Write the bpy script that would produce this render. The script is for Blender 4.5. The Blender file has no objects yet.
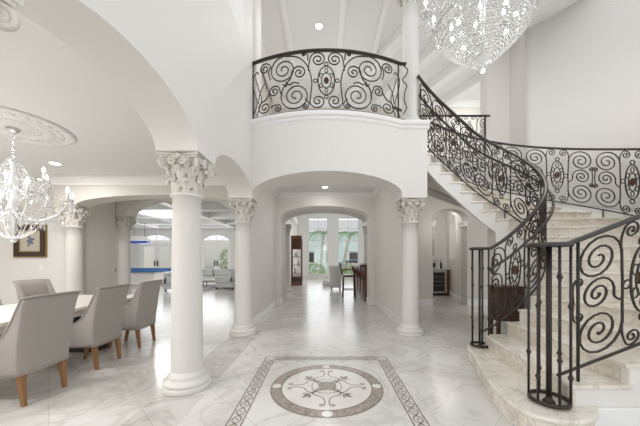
import bpy, math, random
from mathutils import Vector, noise
random.seed(7)
PI = math.pi
sc = bpy.context.scene
COL = sc.collection
CAMZ, F, PX, PY = 1.4, 275.0, 324.0, 260.0

# ------------------------------------------------------------------ materials
def nt(name):
    m = bpy.data.materials.new(name); m.use_nodes = True
    t = m.node_tree; b = t.nodes['Principled BSDF']
    return m, t, b
def plain(name, c, rough=.5, metal=0., bump=0., bscale=40., var=0., spec=.5, sheen=0.):
    m, t, b = nt(name)
    b.inputs['Base Color'].default_value = (*c, 1)
    b.inputs['Roughness'].default_value = rough
    b.inputs['Metallic'].default_value = metal
    b.inputs['Specular IOR Level'].default_value = spec
    if sheen: b.inputs['Sheen Weight'].default_value = sheen
    g = t.nodes.new('ShaderNodeNewGeometry')
    n = t.nodes.new('ShaderNodeTexNoise'); n.inputs['Scale'].default_value = bscale; n.inputs['Detail'].default_value = 4
    t.links.new(g.outputs['Position'], n.inputs['Vector'])
    if var:
        r = t.nodes.new('ShaderNodeValToRGB')
        r.color_ramp.elements[0].position = .3; r.color_ramp.elements[1].position = .7
        r.color_ramp.elements[0].color = (*[x*(1-var) for x in c], 1); r.color_ramp.elements[1].color = (*[min(1, x*(1+var)) for x in c], 1)
        t.links.new(n.outputs['Fac'], r.inputs['Fac']); t.links.new(r.outputs['Color'], b.inputs['Base Color'])
    if bump:
        u = t.nodes.new('ShaderNodeBump'); u.inputs['Strength'].default_value = bump; u.inputs['Distance'].default_value = .01
        t.links.new(n.outputs['Fac'], u.inputs['Height']); t.links.new(u.outputs['Normal'], b.inputs['Normal'])
    return m
def emit(name, c, s):
    m, t, b = nt(name)
    b.inputs['Base Color'].default_value = (*c, 1)
    b.inputs['Emission Color'].default_value = (*c, 1); b.inputs['Emission Strength'].default_value = s
    return m
def math_node(t, op, a, b=None, c=None):
    n = t.nodes.new('ShaderNodeMath'); n.operation = op
    for i, v in enumerate((a, b, c)):
        if v is None: continue
        if isinstance(v, (int, float)): n.inputs[i].default_value = v
        else: t.links.new(v, n.inputs[i])
    return n.outputs[0]
def mix_col(t, fac, a, b):
    n = t.nodes.new('ShaderNodeMix'); n.data_type = 'RGBA'
    for i, v in ((0, fac), (6, a), (7, b)):
        if isinstance(v, (int, float)): n.inputs[i].default_value = v
        elif isinstance(v, tuple): n.inputs[i].default_value = (*v, 1)
        else: t.links.new(v, n.inputs[i])
    return n.outputs[2]
def marble(name, lo, hi, vein, rough=.15, scale=1.1, tiles=None, strips=(), strip_col=None, veinamt=.5):
    m, t, b = nt(name)
    g = t.nodes.new('ShaderNodeNewGeometry'); pos = g.outputs['Position']
    n1 = t.nodes.new('ShaderNodeTexNoise'); n1.inputs['Scale'].default_value = scale; n1.inputs['Detail'].default_value = 7; n1.inputs['Distortion'].default_value = .9
    t.links.new(pos, n1.inputs['Vector'])
    r = t.nodes.new('ShaderNodeValToRGB'); r.color_ramp.elements[0].position = .33; r.color_ramp.elements[1].position = .66
    r.color_ramp.elements[0].color = (*lo, 1); r.color_ramp.elements[1].color = (*hi, 1)
    t.links.new(n1.outputs['Fac'], r.inputs['Fac'])
    n2 = t.nodes.new('ShaderNodeTexNoise'); n2.inputs['Scale'].default_value = scale*1.9; n2.inputs['Detail'].default_value = 8; n2.inputs['Distortion'].default_value = 1.6
    t.links.new(pos, n2.inputs['Vector'])
    d = math_node(t, 'ABSOLUTE', math_node(t, 'SUBTRACT', n2.outputs['Fac'], .5))
    v = math_node(t, 'SUBTRACT', 1., math_node(t, 'MULTIPLY', d, 22.)); 
    v = math_node(t, 'MULTIPLY', math_node(t, 'MAXIMUM', v, 0.), veinamt)
    col = mix_col(t, v, r.outputs['Color'], vein)
    if strips:
        sx = t.nodes.new('ShaderNodeSeparateXYZ'); t.links.new(pos, sx.inputs[0])
        tot = None
        for (x0, x1, y0, y1) in strips:
            a = math_node(t, 'MULTIPLY', math_node(t, 'GREATER_THAN', sx.outputs[0], x0), math_node(t, 'LESS_THAN', sx.outputs[0], x1))
            c = math_node(t, 'MULTIPLY', math_node(t, 'GREATER_THAN', sx.outputs[1], y0), math_node(t, 'LESS_THAN', sx.outputs[1], y1))
            k = math_node(t, 'MULTIPLY', a, c)
            tot = k if tot is None else math_node(t, 'MAXIMUM', tot, k)
        dark = mix_col(t, math_node(t, 'MULTIPLY', n2.outputs['Fac'], 1.0), strip_col[0], strip_col[1])
        dark = mix_col(t, v, dark, (.36, .33, .30))
        col = mix_col(t, tot, col, dark)
    if tiles:
        mp = t.nodes.new('ShaderNodeMapping'); mp.inputs['Rotation'].default_value = (0, 0, PI/4)
        t.links.new(pos, mp.inputs['Vector'])
        bk = t.nodes.new('ShaderNodeTexBrick'); bk.offset = 0
        bk.inputs['Scale'].default_value = 1; bk.inputs['Brick Width'].default_value = tiles; bk.inputs['Row Height'].default_value = tiles
        bk.inputs['Mortar Size'].default_value = .0025; bk.inputs['Mortar Smooth'].default_value = .3
        bk.inputs['Color1'].default_value = (1, 1, 1, 1); bk.inputs['Color2'].default_value = (.93, .925, .92, 1); bk.inputs['Mortar'].default_value = (.70, .68, .66, 1)
        t.links.new(mp.outputs[0], bk.inputs['Vector'])
        mu = t.nodes.new('ShaderNodeMix'); mu.data_type = 'RGBA'; mu.blend_type = 'MULTIPLY'; mu.inputs[0].default_value = 1
        t.links.new(col, mu.inputs[6]); t.links.new(bk.outputs['Color'], mu.inputs[7]); col = mu.outputs[2]
    t.links.new(col, b.inputs['Base Color'])
    rr = math_node(t, 'ADD', math_node(t, 'MULTIPLY', n1.outputs['Fac'], .12), rough-.06)
    t.links.new(rr, b.inputs['Roughness'])
    return m
def wood(name, a, c, rough=.4, scale=6.):
    m, t, b = nt(name)
    g = t.nodes.new('ShaderNodeTexCoord')
    mp = t.nodes.new('ShaderNodeMapping'); mp.inputs['Scale'].default_value = (scale, scale, scale*.12)
    t.links.new(g.outputs['Object'], mp.inputs['Vector'])
    n = t.nodes.new('ShaderNodeTexNoise'); n.inputs['Scale'].default_value = 3; n.inputs['Detail'].default_value = 6; n.inputs['Distortion'].default_value = .6
    t.links.new(mp.outputs[0], n.inputs['Vector'])
    t.links.new(mix_col(t, n.outputs['Fac'], a, c), b.inputs['Base Color'])
    b.inputs['Roughness'].default_value = rough
    return m
def pane(name, tint=(1, 1, 1), gloss=.07):
    m = bpy.data.materials.new(name); m.use_nodes = True; t = m.node_tree; t.nodes.clear()
    o = t.nodes.new('ShaderNodeOutputMaterial'); mx = t.nodes.new('ShaderNodeMixShader')
    a = t.nodes.new('ShaderNodeBsdfTransparent'); a.inputs[0].default_value = (*tint, 1)
    g = t.nodes.new('ShaderNodeBsdfGlossy'); g.inputs['Roughness'].default_value = .02
    mx.inputs[0].default_value = gloss
    t.links.new(a.outputs[0], mx.inputs[1]); t.links.new(g.outputs[0], mx.inputs[2]); t.links.new(mx.outputs[0], o.inputs[0])
    return m
def crystal(name):
    m = bpy.data.materials.new(name); m.use_nodes = True; t = m.node_tree; t.nodes.clear()
    o = t.nodes.new('ShaderNodeOutputMaterial'); mx = t.nodes.new('ShaderNodeMixShader')
    a = t.nodes.new('ShaderNodeBsdfTransparent'); a.inputs[0].default_value = (.86, .87, .88, 1)
    g = t.nodes.new('ShaderNodeBsdfPrincipled'); g.inputs['Roughness'].default_value = .06
    g.inputs['Base Color'].default_value = (.97, .97, .97, 1); g.inputs['Metallic'].default_value = .6
    mx.inputs[0].default_value = .78
    t.links.new(a.outputs[0], mx.inputs[1]); t.links.new(g.outputs[0], mx.inputs[2]); t.links.new(mx.outputs[0], o.inputs[0])
    return m

M = {}
M['wall'] = plain('warm_white_paint', (.79, .768, .738), .6, bump=.03, bscale=60, var=.01)
M['greige'] = plain('greige_and_shade_tone', (.66, .635, .59), .6, bump=.03, bscale=60, var=.012)  # beige walls, and white surfaces with their shade put into the colour
M['ceil'] = plain('ceiling_paint', (.80, .80, .795), .7)
M['trim'] = plain('white_trim_paint', (.86, .855, .845), .35)
M['stone'] = plain('cast_stone', (.72, .70, .665), .6, bump=.04, bscale=30, var=.015)
M['capital'] = plain('carved_cast_stone', (.70, .67, .615), .7, bump=.12, bscale=45, var=.05)
STR = [(-1.72, -1.24, -1., 2.86), (-1.72, -1.24, 3.25, 5.0)]
M['floor'] = marble('polished_marble_floor', (.63, .61, .58), (.775, .757, .73), (.47, .44, .405), .21, .8, tiles=.62, strips=STR, strip_col=((.48, .46, .43), (.66, .64, .61)), veinamt=.45)
M['tread'] = marble('cream_marble', (.72, .665, .58), (.85, .805, .735), (.52, .44, .35), .22, 1.8, veinamt=.5)
M['inlay_dark'] = marble('brown_marble_inlay', (.13, .10, .085), (.26, .21, .175), (.4, .35, .3), .15, 18., veinamt=.25)
M['inlay_mid'] = marble('grey_brown_marble_inlay', (.25, .215, .185), (.42, .37, .33), (.5, .45, .4), .15, 22., veinamt=.3)
M['inlay_light'] = marble('pale_marble_inlay', (.72, .69, .65), (.80, .78, .75), (.6, .57, .54), .15, 1.4, veinamt=.3)
M['iron'] = plain('wrought_iron', (.050, .042, .036), .42, .55, bump=.15, bscale=80)
M['iron_rail'] = plain('iron_handrail', (.065, .060, .056), .36, .6)
M['rosette'] = plain('bronzed_iron', (.10, .055, .035), .45, .6)
M['fabric'] = plain('taupe_linen', (.37, .335, .31), .9, bump=.35, bscale=220, var=.07, spec=.2, sheen=.25)
M['fabric_pale'] = plain('pale_taupe_linen', (.44, .405, .37), .9, bump=.3, bscale=220, var=.06, spec=.2)
M['oak'] = wood('honey_oak', (.36, .19, .085), (.24, .115, .045), .4)
M['dark_wood'] = wood('dark_walnut', (.055, .020, .013), (.11, .042, .026), .35)
M['red_wood'] = wood('cherry_wood', (.20, .075, .04), (.11, .035, .02), .35)
M['chest'] = wood('dark_carved_oak', (.055,.028,.018), (.10,.05,.032), .4)
M['frame_wood'] = plain('dark_brown_frame', (.05,.028,.016), .6)
M['darkest'] = plain('ebony_finish', (.03, .024, .022), .35)
M['table'] = plain('ivory_tabletop', (.80, .755, .71), .35, var=.02, bscale=3)
M['crystal'] = crystal('cut_crystal')
M['silver'] = plain('chrome_metal', (.75, .74, .72), .18, .95)
M['candle'] = plain('ivory_candle_sleeve', (.88, .87, .84), .5)
M['bulb'] = emit('lit_bulb', (1, .97, .92), 9)
M['lamp_on'] = emit('lit_downlight', (1, .98, .95), 10)
M['plaster'] = plain('plaster_relief', (.80, .79, .775), .7, bump=.9, bscale=26)
M['gold'] = plain('antique_gold', (.30, .20, .075), .4, .6, bump=.2, bscale=60)
M['mat'] = plain('cream_mount_board', (.55, .50, .41), .8)
M['black'] = plain('black_plastic', (.02, .02, .022), .35)
M['white'] = plain('white_plastic', (.85, .85, .84), .4)
M['pane'] = pane('window_glass')
M['dark_glass'] = plain('dark_cooler_glass', (.03, .035, .04), .08)
M['blue_felt'] = plain('blue_felt', (.06, .17, .40), .9)
M['blue_lamp'] = plain('blue_lamp_glass', (.05, .14, .62), .3)
M['sofa'] = plain('pale_grey_upholstery', (.60, .61, .60), .9, var=.04, bscale=20)
M['sofa_dark'] = plain('grey_beige_upholstery', (.45, .43, .40), .9, var=.04, bscale=20)
M['rug'] = plain('grey_rug_pile', (.34, .33, .35), .95, var=.35, bscale=3)
M['whitefab'] = plain('white_upholstery', (.80, .80, .79), .9)
M['leaf'] = plain('green_leaf', (.22, .38, .13), .6, var=.4, bscale=5)
M['leaf_pale'] = plain('pale_green_leaf', (.46, .56, .30), .6, var=.4, bscale=5)
M['bark'] = plain('palm_bark', (.55, .50, .44), .85, var=.2, bscale=12)
M['lawn'] = plain('lawn_grass', (.42, .52, .30), .95, var=.3, bscale=6)
M['house_blue'] = plain('blue_grey_house_paint', (.74, .86, .90), .7)  # paled in place of strong daylight; roof, lawn and palms likewise
M['roof'] = plain('grey_roof_tile', (.62, .62, .62), .8, var=.1, bscale=6)
M['car'] = plain('blue_car_paint', (.16, .38, .55), .2)
M['tyre'] = plain('rubber_tyre', (.02, .02, .02), .8)
M['paving'] = plain('pale_terrace_paving', (.70, .66, .58), .8, var=.05, bscale=3)

# ------------------------------------------------------------------ mesh helpers
class MB:
    def __init__(s): s.v = []; s.f = []; s.sm = []
    def add(s, vs, fs, smooth=False):
        o = len(s.v); s.v += [tuple(p) for p in vs]; s.f += [tuple(i+o for i in f) for f in fs]; s.sm += [smooth]*len(fs); return s
    def box(s, x0, x1, y0, y1, z0, z1):
        return s.add([(x0,y0,z0),(x1,y0,z0),(x1,y1,z0),(x0,y1,z0),(x0,y0,z1),(x1,y0,z1),(x1,y1,z1),(x0,y1,z1)],
                     [(0,3,2,1),(4,5,6,7),(0,1,5,4),(1,2,6,5),(2,3,7,6),(3,0,4,7)])
    def cbox(s, c, d, rz=0.):
        i = len(s.v); x, y, z = d[0]/2, d[1]/2, d[2]/2
        s.box(-x, x, -y, y, -z, z); ca, sa = math.cos(rz), math.sin(rz)
        for k in range(i, len(s.v)):
            a, b, q = s.v[k]; s.v[k] = (c[0]+a*ca-b*sa, c[1]+a*sa+b*ca, c[2]+q)
        return s
    def tube(s, pts, r, n=6, caps=True, closed=False, up=None, sect=None):
        P = [Vector(p) for p in pts]; m = len(P)
        if m < 2: return s
        T = []
        for i in range(m):
            if closed: d = P[(i+1) % m]-P[i-1]
            else: d = P[min(i+1, m-1)]-P[max(i-1, 0)]
            T.append(d.normalized() if d.length > 1e-9 else Vector((0, 0, 1)))
        ref = Vector((0, 0, 1)) if abs(T[0].z) < .9 else Vector((1, 0, 0))
        N = (ref-T[0]*ref.dot(T[0])).normalized(); vs = []
        for i in range(m):
            if up is not None: N = Vector(up)
            N = N-T[i]*N.dot(T[i])
            N = N.normalized() if N.length > 1e-6 else Vector((1, 0, 0))
            B = T[i].cross(N); rr = r[i] if isinstance(r, (list, tuple)) else r
            if sect:
                for (a, b) in sect: vs.append(P[i]+B*a+N*b)
            else:
                for k in range(n):
                    a = 2*PI*k/n; vs.append(P[i]+N*math.cos(a)*rr+B*math.sin(a)*rr)
        if sect: n = len(sect)
        fs = []
        for i in range(m if closed else m-1):
            j = (i+1) % m
            for k in range(n): fs.append((i*n+k, i*n+(k+1) % n, j*n+(k+1) % n, j*n+k))
        if caps and not closed: fs.append(tuple(range(n))[::-1]); fs.append(tuple((m-1)*n+k for k in range(n)))
        return s.add(vs, fs, True)
    def lathe(s, prof, c=(0,0,0), n=24, smooth=True, sx=1., sy=1., caps=True):
        vs = []; fs = []; m = len(prof)
        for (r, z) in prof:
            for k in range(n): a = 2*PI*k/n; vs.append((c[0]+r*math.cos(a)*sx, c[1]+r*math.sin(a)*sy, c[2]+z))
        for i in range(m-1):
            for k in range(n): fs.append((i*n+k, i*n+(k+1) % n, (i+1)*n+(k+1) % n, (i+1)*n+k))
        if caps: fs.append(tuple(range(n))[::-1]); fs.append(tuple((m-1)*n+k for k in range(n)))
        return s.add(vs, fs, smooth)
    def ball(s, c, r, n=8, m=6, sx=1, sy=1, sz=1):
        vs = [(c[0], c[1], c[2]-r*sz)]; fs = []
        for i in range(1, m):
            t = -PI/2+PI*i/m
            for k in range(n): a = 2*PI*k/n; vs.append((c[0]+r*sx*math.cos(t)*math.cos(a), c[1]+r*sy*math.cos(t)*math.sin(a), c[2]+r*sz*math.sin(t)))
        vs.append((c[0], c[1], c[2]+r*sz)); L = len(vs)-1
        for k in range(n): fs.append((0, 1+(k+1) % n, 1+k)); fs.append((L, L-n+k, L-n+(k+1) % n))
        for i in range(m-2):
            for k in range(n): fs.append((1+i*n+k, 1+i*n+(k+1) % n, 1+(i+1)*n+(k+1) % n, 1+(i+1)*n+k))
        return s.add(vs, fs, True)
    def gem(s, c, r, h=None):
        h = h or r; x, y, z = c
        return s.add([(x+r,y,z),(x,y+r,z),(x-r,y,z),(x,y-r,z),(x,y,z+h),(x,y,z-h)],
                     [(0,1,4),(1,2,4),(2,3,4),(3,0,4),(1,0,5),(2,1,5),(3,2,5),(0,3,5)])
    def prism(s, poly, z0, z1):
        n = len(poly)
        return s.add([(x,y,z0) for x, y in poly]+[(x,y,z1) for x, y in poly],
                     [tuple(range(n))[::-1], tuple(range(n, 2*n))]+[(i,(i+1) % n,n+(i+1) % n,n+i) for i in range(n)])
    def grid(s, rows, smooth=True, flip=False):
        m, n = len(rows), len(rows[0]); vs = [p for r in rows for p in r]; fs = []
        for i in range(m-1):
            for j in range(n-1):
                q = (i*n+j, i*n+j+1, (i+1)*n+j+1, (i+1)*n+j); fs.append(q[::-1] if flip else q)
        return s.add(vs, fs, smooth)
    def slabgrid(s, top, bot):     # two equal grids joined round the edge
        m, n = len(top), len(top[0]); o = m*n
        vs = [p for r in top for p in r]+[p for r in bot for p in r]; fs = []
        for i in range(m-1):
            for j in range(n-1):
                a, b, c, d = i*n+j, i*n+j+1, (i+1)*n+j+1, (i+1)*n+j
                fs.append((a,b,c,d)); fs.append((o+d,o+c,o+b,o+a))
        for j in range(n-1):
            fs.append((j+1,j,o+j,o+j+1)); k = (m-1)*n+j; fs.append((k,k+1,o+k+1,o+k))
        for i in range(m-1):
            k = i*n; fs.append((k,k+n,o+k+n,o+k)); k = i*n+n-1; fs.append((k+n,k,o+k,o+k+n))
        return s.add(vs, fs, True)
def link(name, mb, m, parent=None, loc=(0,0,0), bevel=0, shift=None, label=None, sub=0):
    me = bpy.data.meshes.new(name)
    vs = mb.v
    if shift is not None: vs = [(x-shift[0], y-shift[1], z-shift[2]) for x, y, z in vs]
    me.from_pydata(vs, [], mb.f); me.polygons.foreach_set('use_smooth', mb.sm)
    me.materials.append(m); me.update()
    o = bpy.data.objects.new(name, me); COL.objects.link(o); o.location = loc
    if parent is not None: o.parent = parent
    if bevel:
        b = o.modifiers.new('bevel', 'BEVEL'); b.width = bevel; b.segments = 2; b.limit_method = 'ANGLE'; b.angle_limit = .7
    if sub:
        b = o.modifiers.new('subd', 'SUBSURF'); b.levels = sub; b.render_levels = sub
    if label: o['label'] = label
    return o
def tag(o, label, cat, group=None, kind=None):
    o['label'] = label; o['category'] = cat
    if group: o['group'] = group
    if kind: o['kind'] = kind
    return o
def thing(name, label, cat, loc=(0,0,0), rz=0., group=None, kind=None):
    o = bpy.data.objects.new(name, None); COL.objects.link(o); o.empty_display_size = .1
    o.location = loc; o.rotation_euler = (0, 0, rz)
    return tag(o, label, cat, group, kind)
def struct(name, mb, m, bevel=0, parent=None):
    o = link(name, mb, m, parent, bevel=bevel)
    if parent is None: o['kind'] = 'structure'
    return o
def kids(o): return [c for c in bpy.data.objects if c.parent is o]
KC = {}
def clone(o, loc=None, rz=None, label=None, group=None):
    c = o.copy(); COL.objects.link(c)
    if loc is not None: c.location = loc
    if rz is not None: c.rotation_euler = (0, 0, rz)
    if label: c['label'] = label
    if group: c['group'] = group
    for k in kids(o):
        d = k.copy(); COL.objects.link(d); d.parent = c
        for g in kids(k):
            e = g.copy(); COL.objects.link(e); e.parent = d
    return c
def catmull(P, n=8, closed=False):
    P = [Vector(p) for p in P]; m = len(P); out = []
    rng = range(m) if closed else range(m-1)
    for i in rng:
        if closed: a, b, c, d = P[i-1], P[i], P[(i+1) % m], P[(i+2) % m]
        else: a, b, c, d = P[max(i-1,0)], P[i], P[i+1], P[min(i+2,m-1)]
        for k in range(n):
            t = k/n
            out.append(.5*((2*b)+(c-a)*t+(2*a-5*b+4*c-d)*t*t+(3*b-a-3*c+d)*t**3))
    if not closed: out.append(P[-1])
    return out
def interp(x, tab):
    if x <= tab[0][0]: (a, b), (c, d) = tab[0], tab[1]
    else:
        for (a, b), (c, d) in zip(tab, tab[1:]):
            if x <= c: break
    return b+(d-b)*(x-a)/(c-a)
def lerp(a, b, t): return a+(b-a)*t
def archwall(a0, a1, b0, b1, ztop, ops, mp, zbase=0., N=28, front=None):
    """wall from a0 to a1 with arched openings ops=(o0,o1,spring,rise); mp maps (a,b,z) to xyz"""
    segs = []; x = a0
    for (o0, o1, sp, ri) in sorted(ops):
        if o0 > x: segs += [(lerp(x,o0,i/6), lerp(x,o0,(i+1)/6), zbase, zbase) for i in range(6)]
        n = N if ri else 1
        for i in range(n):
            # cosine spacing keeps the ends round
            p = lambda k: (o0+o1)/2-(o1-o0)/2*math.cos(PI*k/n)
            zf = lambda k: sp+ri*math.sin(PI*k/n)
            segs.append((p(i), p(i+1), zf(i), zf(i+1)))
        x = o1
    if x < a1: segs += [(lerp(x,a1,i/6), lerp(x,a1,(i+1)/6), zbase, zbase) for i in range(6)]
    fr = front or (lambda a: b0)
    mb = MB(); prev = None
    for (p, q, zp, zq) in segs:
        f0, f1 = fr(p), fr(q)
        mb.add([mp(p,f0,zp),mp(q,f1,zq),mp(q,f1,ztop),mp(p,f0,ztop),mp(p,b1,zp),mp(q,b1,zq),mp(q,b1,ztop),mp(p,b1,ztop)],
               [(0,1,2,3),(5,4,7,6),(0,4,5,1),(3,2,6,7)])
        if prev is not None and abs(prev-zp) > 1e-4:
            mb.add([mp(p,f0,prev),mp(p,b1,prev),mp(p,b1,zp),mp(p,f0,zp)], [(0,1,2,3)])
        prev = zq
    for (a, z) in ((a0, segs[0][2]), (a1, segs[-1][3])):
        f = fr(a); mb.add([mp(a,f,z),mp(a,b1,z),mp(a,b1,ztop),mp(a,f,ztop)], [(0,1,2,3)])
    return mb
XY = lambda a, b, z: (a, b, z)
YX = lambda a, b, z: (b, a, z)

# ------------------------------------------------------------------ camera, world
cam = bpy.data.cameras.new('camera'); co = bpy.data.objects.new('camera', cam); COL.objects.link(co)
co.location = (0, 0, CAMZ); co.rotation_euler = (PI/2, 0, 0)
cam.sensor_width = 36; cam.lens = 36*F/640; cam.shift_x = -(PX-320)/640; cam.shift_y = (PY-213)/640
cam.clip_start = .05; cam.clip_end = 200
sc.camera = co
w = bpy.data.worlds.new('sky'); sc.world = w; w.use_nodes = True
bg = w.node_tree.nodes['Background']; bg.inputs[0].default_value = (.95, .975, 1, 1); bg.inputs[1].default_value = .95
vs_ = sc.view_settings; vs_.view_transform = 'Standard'; vs_.look = 'None'; vs_.gamma = 1; vs_.exposure = .29; vs_.use_curve_mapping = False
sc.cycles.use_denoising = True
sc.cycles.max_bounces = 10; sc.cycles.diffuse_bounces = 6; sc.cycles.transparent_max_bounces = 24
sc.cycles.caustics_reflective = False; sc.cycles.caustics_refractive = False
sc.cycles.sample_clamp_indirect = 6

# ------------------------------------------------------------------ setting: floor, walls, ceilings
FZ = 3.916                                  # upper storey
SP = 2.53                                   # top of the column capitals
struct('floor', MB().box(-15, 9, -3.5, 20.2, -.2, 0), M['floor'])
# left foyer wall carried on the columns
struct('wall_left', archwall(-3.0, 5.44, -1.3, -1.74, 4.93, [(-1.1,.76,SP,.335),(1.2,2.836,SP,.335),(3.276,5.0,SP,.31)], YX, SP), M['wall'])
mb = MB().box(-2.2, -1.24, 5.06, 5.44, 4.93, 7.3).box(-2.2, -1.3, 4.42, 5.06, 4.93, 7.3); mb.box(-1.3, -1.24, 5.06, 5.44, FZ+.002, 4.93)
struct('wall_upper_left', mb, M['wall'])
def bow(X):
    t = (X-.04)/1.36
    return 4.65+.33*t*t if abs(t) < 1 else 4.98
struct('wall_center', archwall(-1.3, 1.87, 0, 5.44, FZ-.13, [(-1.3,1.41,2.62,.29)], XY, SP, 40, bow), M['wall'])
# moulded ledge under the balcony railing
def bowstrip(x0, x1, out0, zs, n=40):
    mb = MB(); rows = []
    for i in range(n+1):
        X = lerp(x0, x1, i/n); y = bow(X)
        rows.append([(X, y-o, z) for (o, z) in zs]+[(X, 5.40, zs[-1][1]), (X, 5.40, zs[0][1])])
    for r in rows: r.append(r[0])
    mb.grid(rows, False)
    for r in (rows[0], rows[-1]): mb.add(r[:-1], [tuple(range(len(r)-1))])
    return mb
struct('trim_1', bowstrip(-1.299, 1.905, 0, [(0,FZ-.15),(.02,FZ-.13),(.025,FZ-.09),(.055,FZ-.07),(.06,FZ-.03),(.05,FZ)]), M['trim'])
# upper storey slab (its underside is the passage ceiling)
struct('ceiling_passage', MB().box(-1.74, 1.5, 5.45, 9.6, 3.5, FZ-.002), M['ceil'])
struct('ceiling_stair_hall', MB().box(1.502, 7.0, 6.84, 9.6, 3.5, FZ-.002), M['ceil'])
struct('wall_passage_left', MB().box(-1.74, -1.5, 5.485, 8.6, 0, 3.5), M['wall'])
struct('wall_passage_arch', archwall(-2.2, 1.42, 9.1, 9.95, 3.499, [(-1.39,1.42,2.71,.385)], XY), M['greige'])
struct('wall_passage_right', MB().box(1.6, 1.8, 5.485, 8.6, 0, 3.5), M['wall'])
struct('wall_passage_end', archwall(-1.74, 1.9, 8.6, 9.1, 3.5, [(-1.39,1.42,2.71,.385)], XY), M['wall'])
for nm, b in (('baseboard_left', (-1.5,-1.478,5.46,8.6)), ('baseboard_right', (1.578,1.6,5.46,8.6))):
    struct(nm, MB().box(*b, 0, .17), M['trim'], .006)
mb = MB().box(-1.5,-1.37,8.58,8.6,0,.17); mb.box(-1.39,-1.368,8.58,9.1,0,.17); mb.box(1.40,1.6,8.58,8.6,0,.17); mb.box(1.398,1.42,8.58,9.1,0,.17)
struct('baseboard_passage_end', mb, M['trim'], .006)
mb = MB()
CR = [(0,0),(.02,0),(.03,.03),(.09,.10),(.12,.11),(.12,.14),(0,.14)]
def crown_run(mb, p, q, z, nrm, k=1.):
    vs = []
    for e in (p, q):
        for (o, h) in CR: vs.append((e[0]+nrm[0]*o*k, e[1]+nrm[1]*o*k, z-.14*k+h*k))
    n = len(CR); mb.add(vs, [(i,(i+1) % n,n+(i+1) % n,n+i) for i in range(n)]+[tuple(range(n))[::-1], tuple(range(n,2*n))])
crown_run(mb, (-1.5,8.6), (1.6,8.6), 3.499, (0,-1)); crown_run(mb, (-1.5,5.46), (-1.5,8.6), 3.499, (1,0)); crown_run(mb, (1.6,5.46), (1.6,8.6), 3.499, (-1,0))
struct('trim_2', mb, M['trim'])
# far sitting room seen through the passage
mb = archwall(-2.2, 3.6, 20, 20.25, 5.6, [(-1.16,.29,4.5,0),(1.0,2.55,4.5,0)], XY)
mb.box(-1.16,.29,20,20.25,0,.32); mb.box(1.0,2.55,20,20.25,0,.32)
struct('wall_far', mb, M['trim'])
struct('wall_far_left', archwall(9.96, 20, -2.2, -1.95, 5.6, [(10.2,11.6,2.7,.3)], YX), M['wall'])
struct('wall_far_right', MB().box(3.4,3.6,9.1,20,0,5.6), M['wall'])
struct('ceiling_far', MB().box(-2.2,3.6,9.62,20.25,5.6,5.75), M['ceil'])
struct('baseboard_far', MB().box(-1.95,3.4,19.97,20,0,.2), M['trim'])
def window(idx, x0, x1, z0, z1, y):
    w = thing('window_%d' % idx, 'tall %s window of the far sitting room' % ('left' if idx == 1 else 'right'), 'window', ((x0+x1)/2, y, z0), kind='structure')
    t = .07; mb = MB(); sh = ((x0+x1)/2, y, z0)
    mb.box(x0,x0+t,y-.03,y+.1,z0,z1).box(x1-t,x1,y-.03,y+.1,z0,z1).box(x0+t,x1-t,y-.03,y+.1,z0,z0+t).box(x0+t,x1-t,y-.03,y+.1,z1-t,z1)
    mb.box(x0+t,x1-t,y-.02,y+.08,2.78,2.88)
    link('window_frame', mb, M['trim'], w, shift=sh)
    mb = MB(); xm = (x0+x1)/2; mb.box(xm-.02,xm+.02,y,y+.05,z0+t,2.78).box(xm-.02,xm+.02,y,y+.05,2.88,z1-t)
    for z in (1.15,1.95,3.7): mb.box(x0+t,xm-.02,y,y+.05,z-.015,z+.015).box(xm+.02,x1-t,y,y+.05,z-.015,z+.015)
    link('muntin', mb, M['trim'], w, shift=sh)
    link('glass', MB().box(x0+t,x1-t,y+.02,y+.03,z0+t,z1-t), M['pane'], w, shift=sh)
    link('window_sill', MB().box(x0-.05,x1+.05,y-.12,y-.03,z0-.05,z0), M['trim'], w, shift=sh)
window(1, -1.16, .29, .32, 4.5, 20.05); window(2, 1.0, 2.55, .32, 4.5, 20.05)
# dining room
struct('ceiling_dining', MB().box(-9.5,-1.742,-3.0,7.4,3.1,3.25), M['ceil'])
mb = archwall(-5.11, -1.745, 5.65, 6.05, 3.098, [(-5.11,-1.745,SP,.21)], XY, SP, 36)
mb.box(-5.56,-5.11,5.65,6.05,SP,3.098)
struct('wall_dining_beam', mb, M['greige'])
struct('wall_living_arch', archwall(-5.5, -1.745, 7.02, 7.4, 3.098, [(-5.05,-1.745,SP,.5)], XY, SP, 36), M['greige'])
struct('wall_dining_pier', MB().box(-5.6,-5.3,6.12,6.985,0,3.098), M['greige'])  # side wall in shade, the shade put into its colour
struct('wall_dining_back', MB().box(-9.7,-1.745,-3.2,-3.005,0,3.098), M['wall'])
struct('wall_dining_left', MB().box(-9.7,-9.505,-3.0,6.4,0,3.098), M['wall'])
struct('wall_dining', MB().box(-9.5,-5.61,6.1,6.4,0,3.098), M['wall'])
mb = MB(); crown_run(mb, (-5.56,5.65), (-1.745,5.65), 3.099, (0,-1), 1.2); crown_run(mb, (-9.5,6.1), (-5.56,6.1), 3.099, (0,-1), 1.2)
crown_run(mb, (-1.742,-3), (-1.742,5.65), 3.099, (-1,0), 1.0)
struct('trim_3', mb, M['trim'])
struct('baseboard_dining', MB().box(-9.5,-5.61,6.07,6.1,0,.17), M['trim'])
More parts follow.
